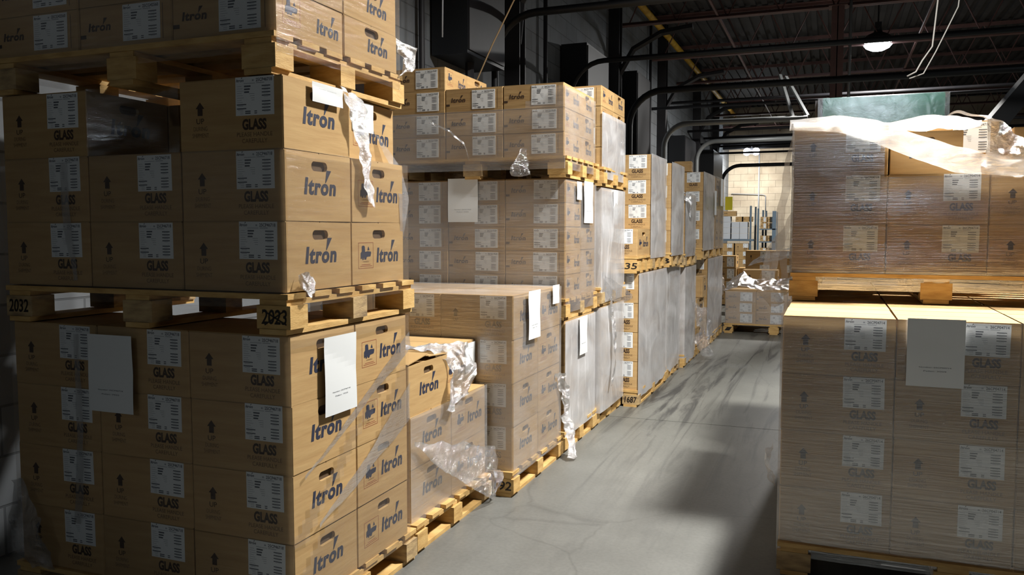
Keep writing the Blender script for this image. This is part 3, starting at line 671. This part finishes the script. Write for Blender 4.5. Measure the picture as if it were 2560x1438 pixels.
notice((xc+.02, 5.58, z1+PH+.42), (0, 1, 0), (0, 0, 1), .12, .24, 'white paper on aisle side of the second tall stack', ('26CG17529',), curl=.005)

# ------------------------------------------------------------------ load on pallet 1687 and the tier above
Q = 'lower load with pallet 1687'
pallet(-1.325, 6.02, 0, 1.2, 1.15, 'pallet with number 1687 on its corner block', marks=(('1687', .545, 'front'),))
load(-1.332, 6.03, PH, 'G', '26CP04714', 4, 2, 3, Q, want=lambda r, i, j: i == 0)
film_shell(-2.1, -1.332, 6.03, 7.15, .09, PH+.878, F_milky, 'milky film around the load on pallet 1687', seed=71, sides='R', bulge=.015, skirt=.05)
zc = 2*PH+.88
pallet(-1.325, 5.985, PH+.88, 1.2, .50, 'pallet with number 35 carrying one small tan carton', marks=(('35', .545, 'front'),))
carton('G', 'picto', '26CP04714', (-1.332-.2, 6.21, zc), 0, 'single tan carton on the pallet with number 35', 'cartons above pallet 1687', sc=(1, 1.18, .93))
T = 'upper tier above pallet 1687'
pallet(-1.325, 6.50, PH+.88, 1.2, .53, 'second pallet along the upper tier above pallet 1687', marks=(('N', .545, 'front'),))
load(-1.332, 6.43, zc+.001, 'G', '26CP04714', 4, 2, 2, T, sy=.84, sz=.895, want=lambda r, i, j: i == 0 or j == 0)
film_shell(-2.1, -1.332, 6.43, 7.06, zc-.03, zc+.79, F_milky, 'milky film around the upper tier above pallet 1687', seed=72, sides='R', bulge=.03, amp=.008)
# following stacks
Q = 'load just past pallet 1687'
pallet(-1.335, 7.21, 0, 1.2, .66, 'floor pallet just past pallet 1687')
load(-1.34, 7.22, PH, 'G', '26CP04714', 4, 2, 2, Q, sy=.86, want=lambda r, i, j: i == 0)
film_shell(-2.1, -1.34, 7.22, 7.86, .09, PH+.88, F_milky, 'milky film around the load just past pallet 1687', seed=73, sides='FR', bulge=.02, skirt=.05)
T = 'upper tier just past pallet 1687'
pallet(-1.29, 7.10, PH+.88, 1.2, .64, 'pallet with letter B under the upper tier', marks=(('B', .545, 'front'),))
load(-1.295, 7.11, zc, 'G', '26CP04714', 4, 2, 2, T, sy=.84, sz=.875, want=lambda r, i, j: i == 0 or j == 0)
film_shell(-2.1, -1.295, 7.11, 7.74, zc-.03, zc+.775, F_milky, 'milky film around the upper tier just past pallet 1687', seed=74, sides='R', bulge=.03, amp=.008)
Q = 'third load past pallet 1687'
pallet(-1.30, 7.94, 0, 1.2, .70, 'floor pallet of the third load past pallet 1687')
load(-1.305, 7.95, PH, 'F', '26CG17529', 6, 2, 2, Q, want=lambda r, i, j: i == 0)
film_shell(-2.06, -1.305, 7.95, 8.6, .06, PH+.845, F_milky, 'milky film around the third load past pallet 1687', seed=75, sides='FR', bulge=.03, skirt=.06)
zd = PH+.845
pallet(-1.29, 7.84, zd+.005, 1.2, .70, 'pallet under the rounded white-capped upper load')
load(-1.30, 7.86, zd+PH+.006, 'G', '26CP04714', 3, 2, 2, 'rounded white-capped upper load', sy=.86, sz=.86, want=lambda r, i, j: i == 0 or j == 0)
film_shell(-2.08, -1.30, 7.86, 8.5, zd+.10, zd+PH+.575, F_milky, 'milky film around the rounded white-capped upper load', seed=76, sides='R', bulge=.04, top=True, amp=.01)
sheet([(-1.62, 7.84, zd+PH+.62), (-1.45, 7.86, zd+PH+.63), (-1.31, 7.92, zd+PH+.58), (-1.26, 8.0, zd+PH+.46), (-1.27, 8.05, zd+PH+.34)], [.2, .3, .3, .25, .12], (0, 1, 0), F_crumple, 'white film cap on the rounded upper load', amp=.03, freq=7, seed=77, nu=50, nv=20)
sheet([(-1.26, 8.30, .62), (-1.22, 8.42, .50), (-1.20, 8.50, .34), (-1.20, 8.46, .18), (-1.18, 8.42, .06)], [.10, .22, .25, .28, .20], (.4, 1, 0), F_crumple_clear, 'heap of loose clear film beside the third load', amp=.06, freq=7, seed=78, nu=60, nv=30)
Q = 'tall wrapped load before the far pallets'
pallet(-1.285, 9.38, 0, 1.2, .72, 'floor pallet of the far left wrapped load')
load(-1.295, 9.4, PH, 'G', '26CP04714', 4, 2, 2, 'far left wrapped floor load', sy=.90, want=lambda r, i, j: i == 0 or j == 0)
film_shell(-2.1, -1.295, 9.4, 10.07, .08, PH+.88, F_milky, 'milky film around the far left wrapped floor load', seed=81, sides='R', bulge=.02)
pallet(-1.29, 10.10, 0, 1.2, .70, 'last floor pallet of the left row')
load(-1.30, 10.12, PH, 'G', '26CP04714', 4, 1, 2, 'last floor load of left row', sy=.88)
film_shell(-1.69, -1.30, 10.12, 10.77, .08, PH+.88, F_milky, 'milky film around the last floor load of left row', seed=82, sides='R', bulge=.02)
pallet(-1.295, 9.0, PH+.88, 1.2, .92, 'pallet under the dark-fronted upper load of left row')
load(-1.30, 9.01, zc, 'G', '26CP04714', 4, 2, 2, 'dark-fronted upper load of left row', sy=1.2, sz=.93, want=lambda r, i, j: i == 0 or j == 0)
film_shell(-2.1, -1.30, 9.01, 9.92, zc-.03, zc+.82, F_milky, 'milky film around the dark-fronted upper load', seed=83, sides='R', bulge=.02)
pallet(-1.295, 9.98, PH+.88, 1.2, .85, 'pallet under the last upper load of left row')
load(-1.30, 10.0, zc, 'G', '26CP04714', 4, 1, 2, 'last upper load of left row', sy=1.1, sz=.93)
film_shell(-1.69, -1.30, 10.0, 10.82, zc-.03, zc+.83, F_mid, 'hazy film around the last upper load of left row', seed=84, sides='R', bulge=.015)
notice((-1.275, 9.75, 1.50), (0, 1, 0), (0, 0, 1), .17, .28, 'white paper strip on the dark-fronted upper load', ('26CP04714',), curl=.004)
notice((-1.275, 10.3, 1.62), (0, 1, 0), (0, 0, 1), .2, .33, 'white paper strip on the last upper load of left row', ('26CP04714',), curl=.004)
b = MB(); b.box(-.045, .045, -.003, .003, 0, .17); o_ = link('warning_tag', b.mesh('tag', [M_yel2]), None, (-1.24, 10.86, 1.58)); tag(o_, 'bright yellow tag at the end of last upper load', 'tag')
o_ = carton('F', 'slot', '26CG17529', (-1.55, 9.25, zc+.83), .1, 'loose small carton on top of dark-fronted upper load', 'dark-fronted upper load of left row cartons', sc=(.5, .8, .8), lab=False)
# small carton wedged between floor loads
carton('F', 'slot', '26CG17529', (-1.40, 9.15, .60), 0, 'small tan carton wedged before the far left floor load', 'loose cartons', sc=(.6, .9, 1.6), lab=False)
pallet(-1.30, 8.72, 0, 1.2, .6, 'pallet holding the wedged small carton')
for k in range(3): carton('F', 'slot', '26CG17529', (-1.50, 9.02, PH+k*.157), 0, '%s plain carton beneath the wedged small carton' % ('lowest', 'middle', 'highest')[k], 'loose cartons', sc=(1, 1.5, 1.12), lab=False)

# ------------------------------------------------------------------ loads closing the far end of the aisle
pallet(-1.28, 10.86, 0, 1.24, .85, 'pallet with number 1 across the end of the aisle', right=True, marks=(('1', -.56, 'front'),))
load(-1.26, 10.88, PH, 'F', '26CG17529', 3, 3, 2, 'load across the aisle end', right=True, sy=1.1, sz=.99)
film_shell(-1.26, -.12, 10.88, 11.6, .10, PH+.415, F_mid, 'hazy film around the load on pallet 1', seed=91, sides='FRL', bulge=.01)
b_ = [(-1.22, 11.0, .62), (-1.0, 11.05, .66), (-.7, 11.05, .63), (-.4, 11.05, .64)]
sheet([(-1.27, 11.1, .60), (-1.10, 11.15, .70), (-.95, 11.12, .63), (-.7, 11.12, .62), (-.45, 11.12, .64), (-.15, 11.1, .62)], [.45, .55, .5, .5, .5, .45], (0, 1, .22), F_white, 'white film heaped on top of the load on pallet 1', amp=.04, freq=5, seed=92, nu=90, nv=30)
pallet(-1.30, 11.92, 0, 1.2, .9, 'pallet behind the load on pallet 1', right=True)
load(-1.26, 11.95, PH, 'G', '26CP04714', 2, 2, 1, 'load behind pallet 1', right=True, sx=1.4)
carton('G', 'plain', '26CP04714', (-.925, 12.1, PH+.44), 0, 'single wide carton on top of the load behind pallet 1', 'cartons at the aisle end', sc=(1.2, 1, .92))
sheet([(-1.1, 12.15, .84), (-.9, 12.2, .93), (-.6, 12.15, .98), (-.42, 12.1, 1.1)], [.2, .4, .5, .3], (.1, 1, .3), F_mid, 'grey film draped over the single wide carton', amp=.03, freq=5, seed=93, nu=50, nv=20)
pallet(-1.32, 13.45, 0, 1.2, .9, 'pallet of the third load at the aisle end', right=True)
load(-1.27, 13.5, PH, 'G', '26CP04714', 4, 2, 1, 'third load at aisle end', right=True, sx=1.02, want=lambda r, i, j: r > 1)
load(-1.27, 13.5, PH, 'G', '26CP04714', 2, 2, 1, 'base of third load at aisle end', right=True, sx=1.02)
for cidx, (xx, n_) in enumerate(((-2.35, 5), (-2.03, 5), (-1.70, 4), (-1.38, 3))):
    for k in range(n_):
        carton('F', 'slot', '26CG17529', (xx, 15.0+.1*(cidx % 2), .02+k*.215), rnd.uniform(-.03, .03), 'small brown carton, %s of column %s in the far pile' % (['lowest', 'second', 'third', 'fourth', 'fifth'][k], ['one from the wall', 'two from the wall', 'three from the wall', 'four from the wall'][cidx]), 'cartons in the far pile', sc=(.80, 1.2, 1.5))
sheet([(-2.1, 14.2, .72), (-1.95, 14.2, .60), (-1.8, 14.25, .40), (-1.75, 14.3, .12)], [.3, .4, .4, .3], (.5, .2, 1), F_crumple_clear, 'clump of clear film before the far pile', amp=.1, freq=5, seed=94, nu=40, nv=24)
# rack with shelves, white cartons and uprights
rk = bpy.data.objects.new('storage_rack', None); C.objects.link(rk); rk.location = (-1.75, 19, 0); tag(rk, 'blue grey steel storage rack before the cream far wall', 'rack')
def rpart(nm, x0, x1, y0, y1, z0, z1):
    b = MB(); b.box(x0+1.75, x1+1.75, y0-19, y1-19, z0, z1); return link(nm, b.mesh(nm, [M_rack]), rk)
for xx, yy, zt in ((-1.69, 18.98, 1.86), (-1.63, 19.5, 1.85), (-1.53, 18.98, 1.80), (-1.45, 19.3, 1.77), (-1.40, 19.5, 1.76), (-2.72, 18.98, 1.1)): rpart('upright', xx-.02, xx+.02, yy-.02, yy+.02, 0, zt)
rpart('upright', -1.23, -1.15, 18.95, 19.02, 0, 1.74); rpart('upright', -1.14, -1.12, 18.97, 19.02, 0, 1.72)
for z in (.45, 1.08): rpart('shelf', -2.74, -1.62, 18.95, 19.5, z, z+.04)
for z in (.5, .78, 1.05, 1.33): rpart('shelf', -1.50, -1.16, 18.95, 19.5, z, z+.025)
wb = MB(); wb.box(-.09, .09, -.15, .15, 0, .123); wm = wb.mesh('white_carton', [M_white])
for i in range(4):
    for k in range(4 if i < 3 else 3):
        if i == 3 and k > 2: continue
        o_ = link('white_carton', wm, None, (-2.62+i*.2+(.0 if i < 3 else .01), 19.15, 1.125+k*.127)); tag(o_, 'pale grey carton, %s layer of %s column on the rack' % (['lowest', 'second', 'third', 'top'][k], ['wall side', 'second', 'third', 'aisle side'][i]), 'carton', 'pale cartons on the rack')
for k in range(3):
    o_ = link('white_carton', wm, None, (-1.845, 19.15, 1.125+k*.127)); tag(o_, 'pale grey carton next to the rack uprights, %s one' % ['lowest', 'middle', 'highest'][k], 'carton', 'pale cartons on the rack')
for k, (xx, zz, s_) in enumerate(((-2.15, 1.636, 1.0), (-1.93, 1.51, .6), (-1.77, 1.51, .8))):
    carton('F', 'slot', '26CG17529', (xx, 19.1, zz), 0, ['wide brown carton on top of the pale cartons', 'low brown carton beside the wide one on the rack', 'dark brown carton by the rack uprights'][k], 'brown cartons on the rack', sc=(.75*s_, .7, .8), lab=False)
for k in range(5):
    for i in range(2):
        o_ = carton('F', 'slot', '26CG17529', (-1.42+i*.15, 19.2, [.525, .805, 1.075, 1.355, 1.49][k]), 0, 'small labelled carton on rack, %s level, %s one' % (['lowest', 'second', 'third', 'fourth', 'highest'][k], ['wall side', 'aisle side'][i]), 'labelled cartons on the rack', sc=(.36, .7, .9))
for k in range(3):
    for i in range(3):
        if k == 2 and i == 0: continue
        carton('G', 'plain', '26CP04714', (-2.55+.345*i, 19.15, .495+.178*k), 0, 'brown carton under pale cartons, %s layer, %s column' % (['lowest', 'middle', 'highest'][k], ['wall side', 'centre', 'aisle side'][i]), 'brown cartons on the lower rack shelf', sc=(.8, .9, .80))

# ------------------------------------------------------------------ right hand row
xr, yr = -.167, 3.29
pallet(xr+.002, yr-.025, 0, 1.205, .82, 'floor pallet beneath the near right load', right=True)
Q = 'near right floor load'
load(xr, yr, PH, 'G', '26CP04714', 4, 3, 2, Q, right=True, top_all=True)
film_shell(xr, xr+1.19, yr, yr+.742, .07, PH+.879, F_streak2, 'shiny streaked film around the near right floor load', seed=101, amp=.005, off=.006, sides='FLR')
notice((.262, yr-.022, .765), (1, 0, 0), (0, 0, 1), .186, .245, 'white paper notice on the front of near right load', ('Number: 25CP04714', 'Pallet: 3009'), curl=.003)
sheet([(xr-.02, 3.34, .48), (xr-.045, 3.33, .44), (xr-.05, 3.34, .38), (xr-.02, 3.33, .34)], [.03, .05, .07, .03], (0, .6, 1), F_crumple_clear, 'film loop sticking out of the near right load edge', amp=.02, freq=16, seed=102, nu=30, nv=14)
pallet(xr+.0, yr+.80, 0, 1.205, .80, 'second floor pallet of the right row', right=True)
load(xr, yr+.785, PH, 'G', '26CP04714', 4, 3, 2, 'second floor load of right row', right=True, want=lambda r, i, j: r == 3 or i == 0)
pallet(xr, yr+1.60, 0, 1.205, .80, 'third floor pallet of the right row', right=True)
load(xr, yr+1.57, PH, 'G', '26CP04714', 4, 3, 2, 'third floor load of right row', right=True, want=lambda r, i, j: r == 3 or i == 0)
zu = PH+.88
pallet(xr-.008, 3.985, zu, 1.205, .78, 'pallet under the near right upper load', right=True)
Q = 'near right upper load'
load(xr-.006, 4.0, zu+PH, 'G', '26CP04714', 3, 3, 2, Q, right=True, top_all=True, skip={(2, 1, 0), (2, 2, 0), (2, 1, 1), (2, 2, 1)})
z3 = zu+PH+.438
carton('G', 'plain', '26CP04714', (.375, 4.24, z3), -PI/2, 'bright tan carton set back in the top row gap, near right', Q+' cartons', lab=False, sc=(.95, .78, .86))
carton('G', 'picto', '26CP04714', (.885, 4.22, z3), -PI/2, 'carton turned end-on with its logo facing out, near right', Q+' cartons', lab=False, sc=(1.0, 1.0, .86))
carton('G', 'plain', '26CP04714', (.50, 4.60, z3), 0, 'taller labelled carton rising behind the near right top row', Q+' cartons', sc=(1.12, .68, 1.25))
film_shell(xr-.006, xr+1.18, 4.0, 4.742, zu+.05, zu+PH+.66, F_streak, 'shiny streaked film around the near right upper load', seed=103, amp=.005, off=.006, sides='FL',
           cut=lambda sd, s, z: not (sd == 'F' and z > z3 and s > .33))
pallet(xr, 4.80, zu, 1.205, .78, 'rear pallet of the upper right tier', right=True)
load(xr, 4.81, zu+PH, 'G', '26CP04714', 3, 3, 2, 'rear upper load of right row', right=True, want=lambda r, i, j: r == 2 or i == 0, top_all=True)
film_shell(xr, xr+1.19, 4.81, 5.55, zu+.06, zu+PH+.66, F_mid, 'hazy film around the rear upper load of right row', seed=104, sides='LR')
# crumpled white sheet on top of the near right upper load
sheet([(-.19, 3.98, 1.80), (.0, 3.975, 1.80), (.17, 3.965, 1.755), (.33, 3.955, 1.685), (.48, 3.945, 1.625), (.66, 3.94, 1.585), (.95, 3.94, 1.565)], [.05, .07, .10, .11, .11, .07, .05], (0, -.25, 1), F_white, 'white film band sagging across the near right top row', amp=.007, freq=6, seed=105, nu=120, nv=24)
sheet([(-.18, 4.05, 1.80), (.0, 4.1, 1.815), (.2, 4.15, 1.80), (.42, 4.15, 1.80), (.6, 4.1, 1.79)], [.16, .22, .25, .25, .1], (0, 1, -.1), F_white, 'white film spread on top of near right top row', amp=.02, freq=7, seed=106, nu=80, nv=24)
sheet([(.50, 4.0, 1.79), (.62, 3.97, 1.77), (.69, 3.95, 1.70), (.70, 3.95, 1.63), (.62, 3.95, 1.57)], [.12, .16, .20, .18, .10], (.8, -.1, -.25), F_crumple, 'billowing clear film bag at the right of top row gap', amp=.045, freq=7, seed=107, nu=60, nv=30)
sheet([(-.165, 4.08, 1.80), (-.195, 4.08, 1.68), (-.21, 4.10, 1.52), (-.235, 4.12, 1.36), (-.225, 4.12, 1.24), (-.20, 4.10, 1.12), (-.20, 4.08, 1.02)], [.10, .12, .14, .16, .2, .16, .12], (.15, 1, 0), F_mid, 'loose film curtain bulging from the near right upper load', amp=.02, freq=5, seed=108, nu=90, nv=24)
sheet([(-.19, 4.3, 1.42), (-.28, 4.33, 1.22), (-.30, 4.32, 1.06), (-.24, 4.3, .96)], [.06, .14, .16, .1], (.5, 1, 0), F_mid, 'hanging film tail beside the upper right pallet', amp=.03, freq=5, seed=109, nu=60, nv=20)
# green crate
gc = bpy.data.objects.new('green_crate', None); C.objects.link(gc); gc.location = (.235, 5.1, zu+PH+.658); tag(gc, 'green film-covered crate on top of the rear upper right load', 'crate')
b = MB(); b.box(-.30, .30, -.2, .2, 0, .012); b.box(-.30, .30, -.2, -.19, .012, .245); b.box(-.30, .30, .19, .2, .012, .245); b.box(-.30, -.29, -.19, .19, .012, .245); b.box(.29, .30, -.19, .19, .012, .245); b.box(-.30, .30, -.2, .2, .245, .255); link('body', b.mesh('crate', [M_green]), gc)
b = MB(); b.box(-.325, -.305, -.21, -.19, 0, .25); b.box(-.34, -.30, -.19, .19, 0, .25); link('end_panel', b.mesh('panel', [M_dark]), gc)
film_shell(-.085, .55, 4.895, 5.305, zu+PH+.66, zu+PH+.915, F_glare, 'clear film over the green crate', seed=110, amp=.001, sides='FRL', top=True, n=30)

# ------------------------------------------------------------------ lamps
def high_bay(x, y, z, power, size, spread, label, col=(1, .975, .93)):
    e = bpy.data.objects.new('high_bay_lamp', None); C.objects.link(e); e.location = (x, y, z); tag(e, label, 'lamp', 'high bay lamps under the roof')
    b = MB(); prof = [(.05, .20), (.07, .14), (.16, .10), (.22, .05), (.235, 0), (.21, -.005)]; n = 28
    for r, zz in prof:
        for k in range(n): b.v.append((r*math.cos(2*PI*k/n), r*math.sin(2*PI*k/n), zz+.02))
    for i in range(len(prof)-1):
        for k in range(n): b.f.append((i*n+k, i*n+(k+1) % n, (i+1)*n+(k+1) % n, (i+1)*n+k)); b.m.append(0)
    b.f.append(tuple(range(n))); b.m.append(0); link('housing', b.mesh('housing', [M_dark], True), e)
    b = MB(); prof = [(.225, .015), (.22, -.05), (.18, -.10), (.10, -.14), (.001, -.15)]
    for r, zz in prof:
        for k in range(n): b.v.append((r*math.cos(2*PI*k/n), r*math.sin(2*PI*k/n), zz+.01))
    for i in range(len(prof)-1):
        for k in range(n): b.f.append((i*n+k, (i+1)*n+k, (i+1)*n+(k+1) % n, i*n+(k+1) % n)); b.m.append(0)
    link('lens', b.mesh('lens', [M_lens], True), e)
    b = MB(); b.tube([(0, 0, .2), (0, 0, ZC-z)], .012, 8); b.box(-.05, .05, -.05, .05, .22, .32); link('hanger', b.mesh('hanger', [M_dark]), e)
    area('lamp_light', (x, y, z-.155), power, size, col=col).data.spread = math.radians(spread)
LL = ['high bay lamp above the right row, out of the frame overhead', 'glowing round high bay lamp hanging over the aisle', 'high bay lamp behind the viewpoint', 'high bay lamp over the next aisle']
for a_, l in zip(LAMPS, LL): high_bay(*a_, l, col=(.74, .87, 1) if a_[1] < 0 else (1, .975, .93))
tw = bpy.data.objects.new('twin_spotlight', None); C.objects.link(tw); tw.location = (-2.27, 25.3, 3.62); tag(tw, 'glowing twin spotlight high before the cream far wall', 'lamp')
for dx in (-.13, .13):
    b = MB(); b.tube([(dx, .06, .02), (dx, -.06, -.02)], .10, 16); link('lamp_head', b.mesh('head', [M_lens], True), tw)
b = MB(); b.box(-.2, .2, .06, .1, -.06, .12); b.tube([(0, .08, .1), (0, .08, .5)], .015, 6); link('bracket', b.mesh('bracket', [M_dark]), tw)
area('twin_light', (-2.27, 25.15, 3.5), 120, .4, rot=(math.radians(42), 0, 0), shape='DISK')

# ------------------------------------------------------------------ overhead and wall services
def pipe(name, pts, r, m, label, cat='pipe', group='overhead pipes', n=8):
    b = MB(); b.tube(pts, r, n); o = link(name, b.mesh(name, [m], True)); return tag(o, label, cat, group)
def elbow(y, z, xe, r, m, label, R=.38, xw=-2.62, z0=0):
    pts = [(xw, y, z0), (xw, y, z-R-.3)]+[(xw+R-R*math.cos(a), y, z-R+R*math.sin(a)) for a in [PI/2*k/8 for k in range(9)]]+[(xe, y, z)]
    pipe('conduit', pts, r, m, label, 'conduit', 'conduits bending off the left wall')
elbow(13.7, 3.06, -.40, .045, M_pipe, 'light grey conduit bending from the wall over the aisle')
elbow(17.2, 3.12, -.70, .045, M_pipe, 'second light grey conduit farther down the aisle')
elbow(11.2, 3.2, 3.5, .045, M_black, 'thick dark pipe bending over the middle of the aisle', R=.45)
elbow(7.05, 3.26, 3.5, .035, M_black, 'dark pipe bending off the wall nearest the stacks', R=.4, xw=-2.9)
elbow(9.4, 3.28, 3.5, .03, M_black, 'thin dark pipe beyond the nearest dark pipe', R=.4, xw=-2.9)
elbow(24.0, 3.13, .5, .05, M_black, 'black pipe bending before the cream far wall', R=.5, xw=-2.95)
for k, (y, z) in enumerate(((14.9, 3.5), (16.0, 3.75), (19.0, 3.55), (20.5, 3.4), (21.5, 3.65), (22.5, 3.35), (23.2, 3.6))):
    pipe('pipe', [(X0, y, z), (6, y, z)], .028, M_dark, 'dark straight pipe crossing the aisle, %s of the cross pipes' % ['nearest', 'second', 'third', 'fourth', 'fifth', 'sixth', 'farthest'][k])
b = MB(); segs = [(12.2, 13.7), (13.9, 14.35), (14.37, 15.6), (16.6, 18.2), (18.9, 19.9), (20.7, 23.2)]
yl = (5.0-EYE)
b.tube([(-2.93, 12.2, 4.9), (-2.93, 26.9, 4.9)], .055, 10)
o_ = link('yellow_pipe', b.mesh('yellow_pipe', [M_yellow], True)); tag(o_, 'yellow gas pipe running under the roof along the left wall', 'pipe')
for k, (pa, pb) in enumerate((((-.84, 14, 3.80), (-.62, 13.72, 3.10)), ((-.76, 14.2, 3.80), (-.40, 13.72, 3.10)))):
    b = MB(); b.bar(pa, pb, .05, .03); o_ = link('strut', b.mesh('strut', [M_pipe])); tag(o_, ['shorter', 'longer'][k]+' pale slanting strut hanging beside the grey conduit end', 'strut', 'pale hanging struts')
pipe('cable', [(.66, 7, 4.3), (.72, 7, 3.4), (.665, 7, 2.70), (.60, 7, 2.60), (.56, 7, 2.52), (.50, 7, 2.49)], .006, M_cable, 'white looped cable hanging near the glowing lamp', 'cable', 'hanging cables')
pipe('cable', [(.95, 7.1, 4.3), (.84, 7.1, 3.0), (.70, 7.1, 2.68), (.62, 7.1, 2.52), (.52, 7.05, 2.48)], .005, M_cable, 'long thin white cable curving down past the joist', 'cable', 'hanging cables')
pipe('rope', [(-2.0, 6, 3.6), (-2.31, 6, 3.08), (-2.49, 6, 2.76), (-2.62, 6, 2.50), (-2.70, 6, 2.33)], .006, M_rope, 'thin tan rope slanting down behind the tall stack', 'rope', None)
pipe('cord', [(-2.72, 5.6, 3.5), (-2.72, 5.6, 3.05), (-2.725, 5.6, 2.75)], .006, M_grey, 'short pale pull cord hanging near the wall', 'cord', None)
pipe('conduit', [(.16, 12.2, 2.0), (.16, 12.2, 5.0)], .02, M_pipe, 'pale vertical conduit strapped to the roof column', 'conduit', None)
b = MB(); b.bar((1.2, 9.0, 2.05), (2.6, 9.3, 3.9), .16, .16); o_ = link('brace', b.mesh('brace', [M_black])); tag(o_, 'thick dark diagonal brace over the right row', 'brace')
def cabinet(y0, y1, z0, z1, label, dep=.32):
    e = bpy.data.objects.new('wall_cabinet', None); C.objects.link(e); e.location = (X0+dep/2+.02, (y0+y1)/2, z0); tag(e, label, 'cabinet', 'black cabinets on the left wall')
    b = MB(); h = (y1-y0)/2; b.box(-dep/2, dep/2, -h, h, 0, z1-z0); link('body', b.mesh('cab', [M_black]), e)
    b = MB(); b.box(dep/2, dep/2+.012, -h+.02, h-.02, .03, z1-z0-.03); link('door', b.mesh('cab_door', [M_dark]), e)
    b = MB(); b.tube([(0, 0, -.6), (0, 0, 0)], .04, 8); link('conduit_stub', b.mesh('stub', [M_dark]), e)
cabinet(6.15, 6.95, 2.75, 4.3, 'black wall cabinet above the tall stack')
cabinet(9.6, 10.6, 2.2, 3.55, 'black wall cabinet second along the wall')
cabinet(12.3, 13.2, 2.2, 3.7, 'black wall cabinet third along the wall')
cabinet(16.6, 18.0, 2.2, 3.2, 'black wall cabinet fourth along the wall')
cabinet(20.8, 22.6, 2.0, 3.3, 'black wall cabinet farthest along the wall')
for k, y in enumerate((5.9, 8.9, 14.6)): pipe('conduit', [(X0+.06, y, 0), (X0+.06, y, ZC)], .025, M_dark, 'dark vertical conduit on the left wall, %s of three' % ['nearest', 'middle', 'farthest'][k], 'conduit', 'vertical wall conduits')
pipe('conduit', [(-2.17, 26.95, 1.6), (-2.18, 26.95, 3.7)], .02, M_white, 'white vertical conduit on the cream far wall', 'conduit', None)
pipe('cable', [(-3.0, 26.95, 2.47), (-2.05, 26.95, 2.43), (-1.97, 26.95, 2.40), (-1.96, 26.95, 1.9)], .012, M_grey, 'grey cable run along the cream far wall', 'cable', 'hanging cables')
